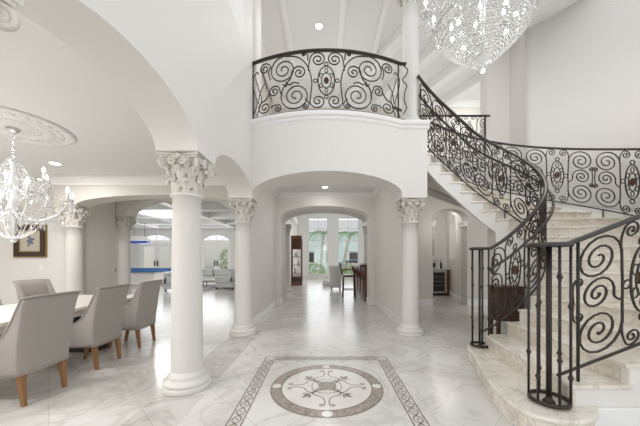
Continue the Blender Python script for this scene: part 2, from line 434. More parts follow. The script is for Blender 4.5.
# living room
mb = archwall(-14.6, -1.95, 18, 18.3, 4.0, [(-12.1,-9.95,2.5,.62),(-8.1,-6.1,2.5,.62)], XY)
struct('wall_living_far', mb, M['wall'])
struct('wall_living_left', MB().box(-14.8,-14.6,6.8,18.3,0,4.0), M['wall'])
struct('wall_living_right', MB().box(-1.95,-1.745,9.1,18.3,0,2.6) if False else MB().box(-2.5,-2.205,11.7,18.3,0,4.0), M['wall'])
struct('ceiling_living', MB().box(-14.8,-1.745,7.3,18.3,3.75,4.0), M['ceil'])
mb = MB()
for y in (9.2,11.4,13.6,15.8,17.6): mb.box(-14.6,-2.5,y-.16,y+.16,3.45,3.748)
for x in (-13,-10.6,-8.2,-5.8,-3.6):
    for a, b in ((7.31,9.04),(9.36,11.24),(11.56,13.44),(13.76,15.64),(15.96,17.44)): mb.box(x-.16,x+.16,a,b,3.45,3.748)
struct('trim_4', mb, M['ceil'])
def frenchdoor(idx, x0, x1, y):
    sh = ((x0+x1)/2, y, 0); w = thing('door_%d' % idx, 'arched glazed double door %s in the living room far wall' % ('left' if idx == 1 else 'right'), 'door', sh, kind='structure')
    xm = (x0+x1)/2; t = .08; hw = (x1-x0)/2
    mb = MB(); mb.box(x0,x0+t,y,y+.15,0,2.5).box(x1-t,x1,y,y+.15,0,2.5).box(x0+t,x1-t,y,y+.15,2.42,2.54)
    arc = [(xm+(hw-.03)*math.cos(a), y+.075, 2.5+.59*math.sin(a)) for a in [PI*i/24 for i in range(25)]]
    mb.tube(arc, .05, 6)
    for a in (PI*.25, PI*.5, PI*.75): mb.tube([(xm, y+.075, 2.5), (xm+(hw-.05)*math.cos(a), y+.075, 2.5+.57*math.sin(a))], .022, 5)
    link('door_frame', mb, M['trim'], w, shift=sh)
    fan = [(xm+(hw-.05)*math.cos(PI*i/24), 2.52+.56*math.sin(PI*i/24)) for i in range(25)]
    g = MB(); g.add([(a, y+.08, b) for a, b in fan], [tuple(range(25))]); link('fanlight_glass', g, M['pane'], w, shift=sh)
    for s in (-1, 1):
        a, b = (x0+t, xm-.01) if s < 0 else (xm+.01, x1-t)
        mb = MB(); u = .15; mb.box(a,a+u,y+.04,y+.1,.02,2.40).box(b-u,b,y+.04,y+.1,.02,2.40).box(a+u,b-u,y+.04,y+.1,.02,.3).box(a+u,b-u,y+.04,y+.1,2.26,2.40)
        lf = link('door_leaf', mb, M['trim'], w, shift=sh)
        link('glass', MB().box(a+u,b-u,y+.065,y+.075,.3,2.26), M['pane'], lf, shift=sh)
        hx = xm+s*.09; link('door_handle', MB().box(hx-.03,hx+.03,y-.02,y+.04,1.0,1.35), M['black'], lf, shift=sh)
frenchdoor(1, -12.1, -9.95, 18.05); frenchdoor(2, -8.1, -6.1, 18.05)
# rear wall right of the passage, with arched way to the bar
struct('wall_rear', archwall(1.902, 7.0, 8.4, 8.75, 3.5, [(3.3,4.37,2.70,.27)], XY), M['greige'])
mb = MB().box(1.902,3.3,8.375,8.4,0,.2); mb.box(3.3,3.322,8.375,8.75,0,.2); mb.box(4.37,7.0,8.375,8.4,0,.2)
struct('baseboard_rear', mb, M['trim'], .006)
mb = MB()
for x0, x1 in ((3.3,3.42),(4.25,4.37)):
    mb.box(x0,x1,8.36,8.76,2.52,2.60); mb.box(x0+.02 if x0 > 4 else x0, x1 if x0 > 4 else x1-.04, 8.38,8.75,2.42,2.52)
struct('trim_5', mb, M['trim'], .01)
# angled lobby wall with its arched niche
ang = math.atan2(11.8-8.76, 5.25-4.39); L = math.hypot(11.8-8.76, 5.25-4.39); ca, sa = math.cos(ang), math.sin(ang)
AW = lambda a, b, z: (4.39+a*ca+b*sa, 8.76+a*sa-b*ca, z)
mb = archwall(0, L, 0, .25, 3.5, [(1.05,2.35,2.75,.35)], AW)
mb.add([AW(1.05,0,0),AW(2.35,0,0),AW(2.35,0,1.42),AW(1.05,0,1.42),AW(1.05,.25,1.42),AW(2.35,.25,1.42)], [(0,1,2,3),(3,2,5,4)])
mb.add([AW(.9,.25,0),AW(2.5,.25,0),AW(2.5,.25,3.5),AW(.9,.25,3.5)], [(0,1,2,3)])
struct('wall_lobby_side', mb, M['wall'])
struct('wall_lobby_left', MB().box(1.91,2.05,8.76,11.88,0,3.5), M['wall'])
struct('wall_lobby_back', MB().box(1.91,7.0,11.9,12.1,0,3.5), M['wall'])
struct('ceiling_lobby', MB().box(1.9,7.0,9.61,12.1,3.5,3.6), M['ceil'])
mb = MB(); p = [AW(0,-.02,0),AW(L,-.02,0)]; mb.tube([(q[0],q[1],.1) for q in p], 0, sect=[(-.015,-.1),(.015,-.1),(.015,.1),(-.015,.1)], up=(0,0,1)); mb.box(1.9,5.2,11.88,11.9,0,.2)
struct('baseboard_lobby', mb, M['trim'])
# upper hall
struct('wall_upper_back', MB().box(-3.0,7.0,9.4,9.6,FZ,6.9), M['greige'])
struct('ceiling_upper', MB().box(-3.0,7.0,5.46,9.6,6.8,6.95), M['ceil'])
struct('wall_hall_left', MB().box(-2.2,-1.76,5.46,9.4,FZ,6.8), M['greige'])
mb = MB()
for x in (-.86,.40,1.30): mb.box(x-.06,x+.06,5.6,9.2,6.74,6.798)
mb.box(-1.7,-1.5,5.5,9.2,6.66,6.798)
mb.box(-.80,.34,8.0,8.12,6.74,6.798)
for i in range(4):
    x = 1.75+i*1.15; mb.add([(x,6.3,6.55),(x+.28,6.3,6.55),(x+.28-1.3,9.2,6.55),(x-1.3,9.2,6.55),(x,6.3,6.799),(x+.28,6.3,6.799),(x+.28-1.3,9.2,6.799),(x-1.3,9.2,6.799)],
        [(0,3,2,1),(0,1,5,4),(1,2,6,5),(2,3,7,6),(3,0,4,7)])
crown_run(mb, (-1.76,9.4), (7.0,9.4), 6.799, (0,-1), 1.3)
struct('trim_6', mb, M['trim'])
struct('wall_hall_right', MB().box(4.12,4.84,6.985,7.25,FZ,7.3), M['wall'])

# ------------------------------------------------------------------ staircase geometry
CX, CY, RI, RO = 3.0, 4.48, .62, 2.18
XI = 2.76                                   # the tight inner bend turns about this point
def inner(s, r=RI):
    if s < .56: return (2.2+s, CY-r)
    if s < .56+PI*RI:
        a = -PI/2+(s-.56)/RI; return (XI+r*math.cos(a), CY+r*math.sin(a))
    return (XI-(s-.56-PI*RI), CY+r)
def outer(s, r=RO):
    if s < 1.: return (2.0+s, CY-r)
    if s < 1.+PI*RO:
        a = -PI/2+(s-1.)/RO; return (CX+r*math.cos(a), CY+r*math.sin(a))
    return (CX-(s-1.-PI*RO), CY+r)
TI = [(-.2,.22),(.06,.356),(.38,.534),(.56,.73),(1.896,2.10),(3.288,3.366),(3.69,3.916)]
TO = [(-.38,.178),(.08,.356),(.54,.534),(1.,.712),(1.+PI*RO,3.338),(9.25,3.916)]
TIi = [(b,a) for a,b in TI]; TOi = [(b,a) for a,b in TO]
RIS = .178
def smooth_tab(tab, wd):
    return lambda s: sum(interp(s+wd*k/4., tab) for k in range(-4,5))/9.
ZI = smooth_tab(TI, .22); ZO = smooth_tab(TO, .3)
stair = thing('staircase', 'curved cream marble staircase rising along the right-hand wall to the upper landing', 'staircase', (2.2, 3.1, 0)); SS = (2.2,3.1,0)
def edge(fn, s0, s1, n, r): return [fn(lerp(s0,s1,i/n), r) for i in range(n+1)]
first = catmull([(2.42,4.02,0),(2.2,4.05,0),(2.04,3.93,0),(1.95,3.62,0),(1.78,3.12,0),(1.64,2.68,0),(1.59,2.38,0),(1.65,2.17,0),(1.88,2.08,0),(2.12,2.14,0),(2.3,2.30,0)], 6)
fp = [(p.x,p.y) for p in first]
cxm, cym = 2.15, 3.1
fr = [(cxm+(x-cxm)*.955, cym+(y-cym)*.968) for x, y in fp]
link('riser', MB().prism(fr+[(2.5,2.32),(2.5,3.84)], 0, RIS-.038), M['tread'], stair, shift=SS)
link('tread', MB().prism(fp+[(2.6,2.32),(2.6,3.84)], RIS-.038, RIS), M['tread'], stair, bevel=.012, shift=SS)
NST = 22
for k in range(2, NST+1):
    z = RIS*k; s0, s1 = interp(z, TIi), interp(min(z+RIS, FZ+.17), TIi); t0, t1 = interp(z, TOi), interp(min(z+RIS, FZ+.17), TOi)
    ro = RO if t0 < .9 else RO+.0
    I = edge(inner, s0-.02, s1+.03, 4, RI-.015); O = edge(outer, t0-.03, t1+.03, 6, RO+(.015 if t0 < .95 else 0))
    if k == NST: I = [inner(s0-.02,RI-.015),(1.5,CY+RI-.015)]; O = [outer(t0-.03),(1.5,CY+RO)]
    link('tread', MB().prism(I[::-1]+O if False else I+O[::-1], z-.036, z), M['tread'], stair, bevel=.01, shift=SS)
    a, b = Vector((*inner(s0, RI), 0)), Vector((*outer(t0, RO), 0)); d = (b-a).normalized(); nrm = Vector((-d.y, d.x, 0))*.02
    fw = Vector((*inner(s0+.1),0))-Vector((*inner(s0),0))
    if nrm.dot(fw) < 0: nrm = -nrm
    P = [a, b, b+nrm, a+nrm]
    link('riser', MB().prism([(q.x,q.y) for q in P], z-RIS, z-.036), M['tread'], stair, shift=SS)
# stringers: stepped faces
SOPEN = .56+RI*math.radians(90+53)
def stringer(fn, tabi, r0, r1, zb, k0, k1, nn):
    mb = MB()
    for k in range(k0, k1):
        z = RIS*k; s0, s1 = interp(z, tabi), interp(min(z+RIS,FZ), tabi)
        if k == NST: break
        for i in range(nn):
            p, q = lerp(s0,s1,i/nn), lerp(s0,s1,(i+1)/nn)
            A, B, C, D = fn(p,r0), fn(q,r0), fn(q,r1), fn(p,r1); za, zc = zb(p), zb(q); zt = z-.037
            mb.add([(*A,za),(*B,zc),(*C,zc),(*D,za),(*A,zt),(*B,zt),(*C,zt),(*D,zt)], [(0,3,2,1),(4,5,6,7),(0,1,5,4),(2,3,7,6),(1,2,6,5),(3,0,4,7)])
    return mb
zbi = lambda s: 0 if s < SOPEN else ZI(s)-.41
link('stringer', stringer(inner, TIi, RI, RI+.06, zbi, 2, NST, 3), M['wall'], stair, shift=SS, label='inner stringer with the white wall below it')
p = inner(SOPEN, RI); mb = MB().box(p[0],p[0]+.25,p[1]+.02,p[1]+.3,0,ZI(SOPEN)-.3)
link('end_post', mb, M['greige'], stair, shift=SS)  # return of the white wall, coloured darker for its shade
link('stringer', stringer(outer, TOi, RO-.05, RO-.002, lambda s: 0, 2, 6, 2), M['wall'], stair, shift=SS, label='outer white stringer facing the foyer')
# outer curb against the curved wall
rows = []
for i in range(90):
    s = lerp(1.15, 8.9, i/89); z = ZO(s)
    zb = 0. if s < 6.7 else z-.52
    rows.append([(*outer(s,RO+.002),zb),(*outer(s,RO+.002),z+.09),(*outer(s,RO+(.40 if s < 6.2 else .10)),z+.09),(*outer(s,RO+(.40 if s < 6.2 else .10)),zb)])
link('curb', MB().grid(rows, False, True), M['trim'], stair, shift=SS)
# soffit below the upper flight
rows = []
for i in range(26):
    u = i/25; s = lerp(SOPEN, 3.42, u); t = interp(interp(s, TI), TOi)
    a, b = inner(s, RI+.06), outer(t, RO-.01); za, zb = ZI(s)-.41, ZI(s)-.41
    rows.append([(lerp(a[0],b[0],j/8), lerp(a[1],b[1],j/8), za) for j in range(9)])
link('soffit', MB().grid(rows), M['greige'], stair, shift=SS)  # white underside, its shade put in as a darker colour
mb = MB().box(2.1,2.62,2.272,2.298,0,.17)
mb2 = MB().box(2.1,4.2,2.27,2.299,0,.17); 
link('base_moulding', mb2, M['trim'], stair, bevel=.006, shift=SS)
# curved wall behind the stair, wall below the landing
RW = 2.62; rows = []; rows2 = []
for i in range(41):
    a = math.radians(lerp(-62, 49, i/40)); p = (CX+RW*math.cos(a), CY+RW*math.sin(a)); q = (CX+(RW+.2)*math.cos(a), CY+(RW+.2)*math.sin(a))
    rows.append([(*p,0),(*p,7.3)]); rows2.append([(*q,0),(*q,7.3)])
mb = MB(); mb.slabgrid(rows, rows2); mb.sm = [abs(0) == 0]*len(mb.f)
struct('wall_stair_curved', mb, M['wall'])
a = math.radians(49); p = (CX+RW*math.cos(a), CY+RW*math.sin(a))
mb = MB().prism([(p[0]+.005,p[1]+.01),(4.74,6.98),(4.74+.3,6.98),(p[0]+.22,p[1]+.02)], 0, 7.3)
struct('wall_stair_return', mb, M['wall'])
struct('wall_landing', MB().box(4.12,4.78,6.80,6.838,0,FZ-.01).box(1.505,4.12,6.80,6.838,3.36,FZ-.01), M['wall'])
struct('trim_7', MB().box(1.55,4.1,6.80,6.98,FZ-.002,FZ+.03), M['trim'], .01)

# ------------------------------------------------------------------ wrought-iron railings
def spiral(c, r, turns, a0, d, n=None, inner_r=.13):
    n = n or int(14*turns)+4; out = []
    for i in range(n+1):
        t = i/n; a = a0+d*2*PI*turns*t; rr = r*(1-(1-inner_r)*t**.95)
        out.append((c[0]+rr*math.cos(a), c[1]+rr*math.sin(a)))
    return out
def path2(*chunks):
    out = []
    for c in chunks: out += list(c)
    return out
def smooth2(P, n=7): return [(p.x,p.y) for p in catmull([(x,y,0) for x,y in P], n)]
def mirror(P): return [(-x,y) for x,y in P]
def oval(c, rx, ry, n=22): return [(c[0]+rx*math.cos(2*PI*i/n), c[1]+ry*math.sin(2*PI*i/n)) for i in range(n)]
def scroll_c():
    top = spiral((.385,.865),.20,2.25,PI,-1); bot = spiral((.385,.25),.205,2.25,PI,1)
    stem = smooth2([top[0],(.182,.70),(.178,.55),(.181,.40),bot[0]],5)
    return path2(top[::-1], stem[1:-1], bot)
def scroll_mid():
    sp = spiral((.395,.565),.145,1.95,PI,-1)
    return path2(smooth2([(.180,.44),(.215,.455),(.25,.50),sp[0]],4)[:-1], sp)
def curl(c, r, tail, a0, d, turns=1.5):
    sp = spiral(c, r, turns, a0, d, inner_r=.2)
    return path2(smooth2([*tail, sp[0]],5)[:-1], sp)
CURLS = [curl((.098,1.0),.072,[(.19,.84),(.185,.97)],PI*.25,1), curl((.098,.09),.072,[(.185,.26),(.18,.13)],-PI*.25,-1),
         curl((.555,.715),.045,[(.60,.565),(.607,.66)],0,1,1.4), curl((.555,.425),.045,[(.60,.565),(.607,.48)],0,-1,1.4)]
class Rail:
    """a railing whose panel lives on a plan curve: pt(s,v,off) -> xyz"""
    def __init__(self, root, base, pt, us=1., r=.0095): self.root, self.base, self.pt, self.us, self.r = root, base, pt, us, r; self.s0 = -1e9; self.s1 = 1e9
    def bar(self, name, P, s0, r=None, closed=False, flip=1, mat='iron', ball=0, vs=1.):
        pts = [self.pt(s0+x*self.us*flip, y*vs) for x, y in P if self.s0 <= s0+x*self.us*flip <= self.s1]
        if len(pts) < 3: return
        mb = MB(); mb.tube(pts, r or self.r, 6, closed=closed and len(pts) == len(P))
        if ball: mb.ball(pts[-1], ball, 6, 4)
        link(name, mb, M[mat], self.root, shift=self.base)
    def medallion(self, s0, cy=.55, k=1., vs=1., kx=1.):
        self.bar('oval_frame', oval((0,cy),.108*k*kx,.285*k), s0, closed=True, vs=vs); self.bar('oval_frame', oval((0,cy),.062*k*kx,.15*k), s0, self.r*.8, True, vs=vs)
        for x, y in ((0,cy+.325*k),(0,cy-.325*k),(.142*k*kx,cy),(-.142*k*kx,cy)): self.bar('ring', oval((x,y),.034*k,.036*k,12), s0, self.r*.85, True, vs=vs)
        for i in range(6):
            a = PI/6+i*PI/3; cx_, cy_ = .078*k*kx*math.cos(a), cy+.20*k*math.sin(a)
            self.bar('petal', oval((cx_,cy_),.026*k,.045*k,10), s0, self.r*.7, True, vs=vs)
        mb = MB(); c = Vector(self.pt(s0, cy*vs)); e = Vector(self.pt(s0+.01, cy*vs))-c; e.z = 0; e.normalize()
        for i in range(8):
            a = i*PI/4; q = c+e*(.036*k*math.cos(a))+Vector((0,0,.05*k*math.sin(a))); mb.ball(q, .02*k, 6, 4)
        mb.ball(c, .026*k, 8, 5); link('rosette', mb, M['rosette'], self.root, shift=self.base)
    def motif(self, s0, med=True):
        if med and self.s0 < s0 < self.s1: self.medallion(s0)
        for f in (1,-1):
            self.bar('scroll', scroll_c(), s0, flip=f, ball=self.r*1.6); self.bar('scroll', scroll_mid(), s0, flip=f, ball=self.r*1.5)
            for c in CURLS: self.bar('curl', c, s0, self.r*.85, flip=f, ball=self.r*1.4)
RECT = lambda w, h: [(-w,-h),(w,-h),(w,h*.4),(w*.55,h),(-w*.55,h),(-w,h*.4)]
def newel(rail, c, zb, zt, rad, nb, thick, off=0.):
    base = rail.base; mb = MB()
    ringp = [(c[0]+rad*math.cos(2*PI*i/24), c[1]+rad*math.sin(2*PI*i/24)) for i in range(24)]
    mb.tube([(x,y,zb+.03) for x,y in ringp], 0, closed=True, sect=RECT(.011,.016), up=(0,0,1)); link('base_ring', mb, M['iron'], rail.root, shift=base)
    mb = MB(); mb.tube([(x,y,zt) for x,y in ringp], 0, closed=True, sect=RECT(.022,.018), up=(0,0,1))
    mb.lathe([(rad*.98,-.012),(rad*.98,.012)], (c[0],c[1],zt), 24); link('newel_cap', mb, M['iron_rail'], rail.root, shift=base)
    for i in range(nb):
        a = off+2*PI*i/nb; x, y = c[0]+rad*math.cos(a), c[1]+rad*math.sin(a)
        mb = MB().tube([(x,y,zb+.02),(x,y,zt)], .0105, 6); b = link('baluster', mb, M['iron'], rail.root, shift=base)
        for zz in ((zb+(zt-zb)*.18, zb+(zt-zb)*.62) if i % 2 else (zb+(zt-zb)*.30, zb+(zt-zb)*.80)):
            k = MB(); k.ball((x,y,zz), .022, 8, 4, sz=.8); k.ball((x,y,zz+.020), .015, 6, 4); k.ball((x,y,zz-.020), .015, 6, 4)
            link('knuckle', k, M['iron'], b, shift=base)
    mb = MB().tube([(c[0],c[1],zb),(c[0],c[1],zt)], thick, 10); mb.lathe([(thick*2.2,0),(thick*2.2,.012),(thick*1.4,.03),(thick,.05)], (c[0],c[1],zb), 12)
    link('newel_post', mb, M['iron'], rail.root, shift=base)
TOPH, BOTH = 1.18, .085
# outer railing
b0 = (1.92,2.36,RIS)
ro = thing('stair_railing', 'black wrought-iron scroll railing on the outer side of the stair, starting at the nearest newel', 'railing', b0)
RR = RO-.06
R1 = Rail(ro, b0, lambda s, v: (*outer(s,RR), ZO(s)+BOTH+v), 1., .0102); R1.s0 = .1; R1.s1 = 9.2
for s in (.74,2.0,3.26,4.51,5.68,6.85,8.02): R1.motif(s)
zt0 = ZO(.06)+TOPH
pts = [outer(lerp(.0,9.2,i/120),RR) for i in range(121)]; zz = [ZO(lerp(.0,9.2,i/120)) for i in range(121)]
link('handrail', MB().tube([(*p,max(z+TOPH, zt0)) for p,z in zip(pts,zz)], 0, sect=RECT(.028,.018), up=(0,0,1)), M['iron_rail'], ro, shift=b0)
link('bottom_rail', MB().tube([(*p,z+BOTH) for p,z in zip(pts,zz)], 0, sect=RECT(.009,.011), up=(0,0,1)), M['iron'], ro, shift=b0)
newel(R1, (1.93,2.36), RIS+.002, zt0, .14, 6, .021, .35)
for s in (.18,): 
    p = outer(s,RR); link('post', MB().tube([(*p,.36),(*p,ZO(s)+TOPH)], .013, 6), M['iron'], ro, shift=b0)
for s in (2.3,3.6,4.95,6.2,7.5,8.9):
    p = outer(s,RR); link('foot_post', MB().tube([(*p,ZO(s)-.16),(*p,ZO(s)+BOTH)], .012, 6), M['iron'], ro, shift=b0)
# inner railing
b1 = (2.2,3.86,RIS)
ri = thing('stair_railing', 'black wrought-iron scroll railing curling round the inner stair side, with a lower grab rail', 'railing', b1)
RRI = RI+.045
R2 = Rail(ri, b1, lambda s, v: (*inner(s,RRI), ZI(s)+BOTH+v), .72, .0108); R2.s0 = .12; R2.s1 = 3.50
for k in range(5): R2.motif(.45+.80*k)
zt1 = ZI(.1)+TOPH
pts = [lerp(.0,3.51,i/110) for i in range(111)]
link('handrail', MB().tube([(*inner(s,RRI),max(ZI(s)+TOPH,zt1)) for s in pts], 0, sect=RECT(.028,.018), up=(0,0,1)), M['iron_rail'], ri, shift=b1)
link('bottom_rail', MB().tube([(*inner(s,RRI),ZI(s)+BOTH) for s in pts], 0, sect=RECT(.009,.011), up=(0,0,1)), M['iron'], ri, shift=b1)
gp = [(*inner(s,RRI+.085),ZI(s)+TOPH-.25) for s in pts[3:]]
g0 = Vector(gp[0]); hook = [g0+Vector((.03,0,-.10)), g0+Vector((-.01,0,-.085)), g0+Vector((-.03,0,-.05)), g0+Vector((-.022,0,-.02))]
grab = link('grab_rail', MB().tube(hook+gp, .019, 8), M['iron_rail'], ri, shift=b1)
for s in (.3,1.0,1.7,2.4,3.1):
    a = (*inner(s,RRI),ZI(s)+TOPH-.30); b = (*inner(s,RRI+.085),ZI(s)+TOPH-.26)
    link('bracket', MB().tube([a,b], .009, 6), M['iron'], grab, shift=b1)
newel(R2, (2.19,3.87), RIS+.002, zt1, .11, 5, .015, .7)
for s in (1.2,2.0,2.7,3.3):
    p = inner(s,RRI); link('foot_post', MB().tube([(*p,ZI(s)-.15),(*p,ZI(s)+BOTH)], .011, 6), M['iron'], ri, shift=b1)
# landing guard
b2 = (3.0,6.9,FZ+.03)
rg = thing('landing_railing', 'straight black wrought-iron railing along the landing edge behind the upper stair flight', 'railing', b2)
R3 = Rail(rg, b2, lambda s, v: (2.0+s,6.9,FZ+.06+v), 1., .009); R3.s0 = 0; R3.s1 = 2.06
for k in range(2): R3.motif(.45+1.2*k)
link('handrail', MB().tube([(1.95,6.9,5.02),(4.16,6.9,5.02)], 0, sect=RECT(.026,.018), up=(0,0,1)), M['iron_rail'], rg, shift=b2)
link('bottom_rail', MB().tube([(1.95,6.9,FZ+.06),(4.06,6.9,FZ+.06)], 0, sect=RECT(.009,.011), up=(0,0,1)), M['iron'], rg, shift=b2)
for x in (2.0,4.04): link('post', MB().box(x-.015,x+.015,6.885,6.915,FZ+.03,5.01), M['iron'], rg, shift=b2)
# balcony railing
b3 = (.04,4.75,FZ)
rb = thing('balcony_railing', 'bowed black wrought-iron balcony railing above the central arch', 'railing', b3)
BP = lambda s, v: (.04+s, bow(.04+s)+.045, FZ+.05+v)
R4 = Rail(rb, b3, BP, 1.065, .0112)
H4 = 1.02
xs = [lerp(-1.37,1.44,i/50) for i in range(51)]
link('handrail', MB().tube([BP(x*1.015,H4) for x in xs], 0, sect=RECT(.030,.018), up=(0,0,1)), M['iron'], rb, shift=b3)
link('bottom_rail', MB().tube([BP(x,0) for x in xs], 0, sect=RECT(.009,.011), up=(0,0,1)), M['iron'], rb, shift=b3)
for x in (-1.33,1.31): link('post', MB().tube([BP(x,-.05),BP(x,H4)], .015, 6), M['iron'], rb, shift=b3)
R4.medallion(0, .50, .86, kx=1.45)
bigA = path2(spiral((-.70,.745),.24,2.3,PI/2,1)[::-1], smooth2([(-.70,.98),(-.47,.93),(-.31,.77),(-.235,.5),(-.25,.27),(-.265,.17)],5)[1:-1], spiral((-.135,.15),.13,1.7,PI,1))
bigB = path2(spiral((-.50,.265),.245,2.3,PI,1)[::-1], smooth2([(-.74,.265),(-.72,.40),(-.65,.50),(-.585,.58),(-.565,.66)],5)[1:-1], spiral((-.44,.66),.125,1.7,PI,-1))
cenT = curl((-.135,.86),.13,[(-.29,.68),(-.28,.79)],PI*.9,-1,1.8)
sets = [bigA, bigB, cenT,
        curl((-.86,.40),.10,[(-.73,.30),(-.78,.45)],PI*.2,1,1.6), curl((-1.03,.15),.125,[(-.93,.40),(-1.0,.30)],PI*.5,1,1.7),
        curl((-.80,.09),.07,[(-.92,.12),(-.89,.15)],PI*.6,-1), curl((-1.03,.84),.105,[(-.93,.62),(-.96,.76)],0,1,1.6),
        curl((-.36,.97),.045,[(-.30,.86),(-.30,.94)],0,1),
        curl((-.34,.08),.055,[(-.34,.20),(-.28,.12)],0,-1),
        smooth2([(-.66,.52),(-.60,.47),(-.53,.5),(-.44,.475)],5),
        smooth2([(-.64,.5),(-.66,.45),(-.71,.5)],5)]
for P in sets:
    for Q in (P, mirror(P)): R4.bar('scroll', Q, 0, ball=.016 if P not in sets[-2:] else 0)
for P in ([(-1.27,.03),(-1.17,.25),(-1.23,.5),(-1.26,.7),(-1.18,.82),(-1.14,.78)], [(-1.18,.03),(-1.09,.3),(-1.14,.5),(-1.20,.72)], [(-1.15,.25),(-1.11,.45),(-1.03,.58)]):
    P = smooth2(P,6)
    for Q in (P, mirror(P)): R4.bar('wavy_bar', Q, 0, .009)
P = [(1.33,.98),(1.40,.90),(1.36,.80),(1.31,.72),(1.38,.62),(1.35,.5),(1.34,.35),(1.38,.22),(1.32,.10)]
R4.bar('wavy_bar', smooth2(P,6), 0, .010)

# ------------------------------------------------------------------ columns
def leafstrip(mb, a, r0, z0, h, w, cr, lean):
    """an acanthus leaf: rises against the bell, tip rolls outward, saw-toothed edges, raised midrib"""
    rows = []; n = 15
    for i in range(n+1):
        t = i/n
        if t < .72: u = t/.72; r = r0+lean*u*u; z = z0+(h-cr)*u; roll = 0
        else:
            b = (t-.72)/.28*PI*1.25; r = r0+lean+cr*(1-math.cos(b)); z = z0+h-cr+cr*math.sin(b)
        ww = w*(.62+.5*math.sin(PI*min(1, .12+t*.85)))*(1.12 if i % 3 == 1 else .84 if i % 3 == 0 else 1.)*(1 if t < .78 else 1-(t-.78)*2.6); row = []
        for j in range(7):
            q = (j-3)/3; aa = a+q*ww/r0/2; rr = r+.016*(1-abs(q))**.6+(.008 if j % 2 else 0)-.006*abs(q)
            row.append((rr*math.cos(aa), rr*math.sin(aa), z-.012*abs(q)*(t > .3)))
        rows.append(row)
    mb.grid(rows, True, True)
def make_column(label, loc, h=SP, rs=.162):
    t = thing('column', label, 'column', loc, 0, 'white columns with carved capitals', kind='thing')
    hb, hc = .17, .45
    link('plinth', MB().lathe([(.245,0),(.25,.01),(.25,.05),(.24,.06)], n=32), M['stone'], t)
    link('column_base', MB().lathe([(.235,.06),(.245,.075),(.24,.10),(.20,.112),(.188,.13),(.195,.15),(.19,.165),(.172,.175),(rs+.004,.20)], n=32), M['stone'], t)
    prof = [(rs,.19)]+[(rs-.018*(i/8)**1.6, .2+(h-hc-.2)*i/8) for i in range(9)]; r1 = rs-.018
    prof += [(r1+.022,h-hc+.005),(r1+.024,h-hc+.025),(r1+.004,h-hc+.04)]
    link('shaft', MB().lathe(prof, n=32), M['stone'], t)
    zc = h-hc+.03; mb = MB(); mb.lathe([(r1-.005,zc-.01),(r1-.022,zc+.02),(r1-.024,zc+.16),(r1-.006,zc+.27),(r1+.035,zc+.345),(r1+.06,zc+.385)], n=24)
    for i in range(8): leafstrip(mb, 2*PI*i/8+PI/8, r1-.016, zc, .155, .082, .021, .020)
    for i in range(8): leafstrip(mb, 2*PI*i/8, r1-.012, zc+.06, .225, .078, .025, .034)
    for i in range(4):
        a = i*PI/2
        for q in (-1,1):
            c = r1+.075; sp = spiral((q*.052,0),.040,1.5,PI/2+q*PI/2*0,-q)
            pts = [(-q*0+q*.11,-.12)]+sp if False else sp
            mb.tube([(c*math.cos(a)-x*math.sin(a), c*math.sin(a)+x*math.cos(a), zc+.315+y) for x,y in pts], .0115, 5)
            leafstrip(mb, a+q*.42, r1+.0, zc+.20, .15, .05, .016, .05)
    cp = link('capital', mb, M['capital'], t)
    A = .215; pl = []
    for i in range(4):
        a = i*PI/2+PI/4; c0 = Vector((math.cos(a),math.sin(a)))*A*1.414; n2 = Vector((math.cos(a+PI/2),math.sin(a+PI/2)))*A*1.414
        tn = Vector((-math.sin(a),math.cos(a)))*.03
        for q in range(9):
            u = q/8; p = c0.lerp(n2,u); m = (c0+n2)*.5; ins = m.normalized()*(-.045)*math.sin(PI*u); pl.append((p.x+ins.x,p.y+ins.y))
    pl2 = [(x*.93,y*.93) for x,y in pl]
    mb = MB(); mb.prism(pl2, h-.05, h-.03); mb.prism(pl, h-.03, h-.002)
    for i in range(4): a = i*PI/2; mb.ball((.185*math.cos(a),.185*math.sin(a),h-.045), .036, 8, 6)
    link('abacus', mb, M['capital'], cp, bevel=.006)
    for i in range(4):
        a = i*PI/2+PI/4; d = Vector((math.cos(a),math.sin(a),0)); o = d*(.236); mb = MB()
        sp = spiral((0,0),.052,1.7,PI*.75,-1,inner_r=.15)
        stem = [d*(r1+.02)+Vector((0,0,zc+.17)), d*(r1+.06)+Vector((0,0,zc+.27))]
        mb.tube(stem+[o+d*x+Vector((0,0,h-.115+y)) for x,y in sp], .018, 6); mb.ball(o+Vector((0,0,h-.115)), .02, 6, 4)
        link('volute', mb, M['capital'], cp)
    return t
colA = make_column('tall white column with carved leaf capital between the two left arches, nearest whole one', (-1.52,3.056,0))
def col(label, loc): return clone(colA, loc, label=label)
col('white column left of the central arch, foot on the marble floor', (-1.53,5.22,0))
col('white column whose carved capital corner shows in the top left corner of the photo', (-1.52,.98,0))
col('white column right of the central arch, below the stair landing', (1.63,5.22,0))
col('white column with carved capital beside the framed picture in the dining room', (-5.33,5.86,0))
col('slim-looking white column standing beyond the dining chairs, at the living room side', (-5.28,7.24,0))
cfar = make_column('tall white column past the passage end, beside the cherry display cabinet', (-1.66,12.2,0), 2.98)
up = make_column('white upper-storey column beside the balcony railing, standing on the ledge', (1.67,5.31,FZ), 2.75)
struct('wall_upper_beam', MB().box(-1.12,4.1,5.0,5.44,FZ+2.76,7.3), M['wall'])

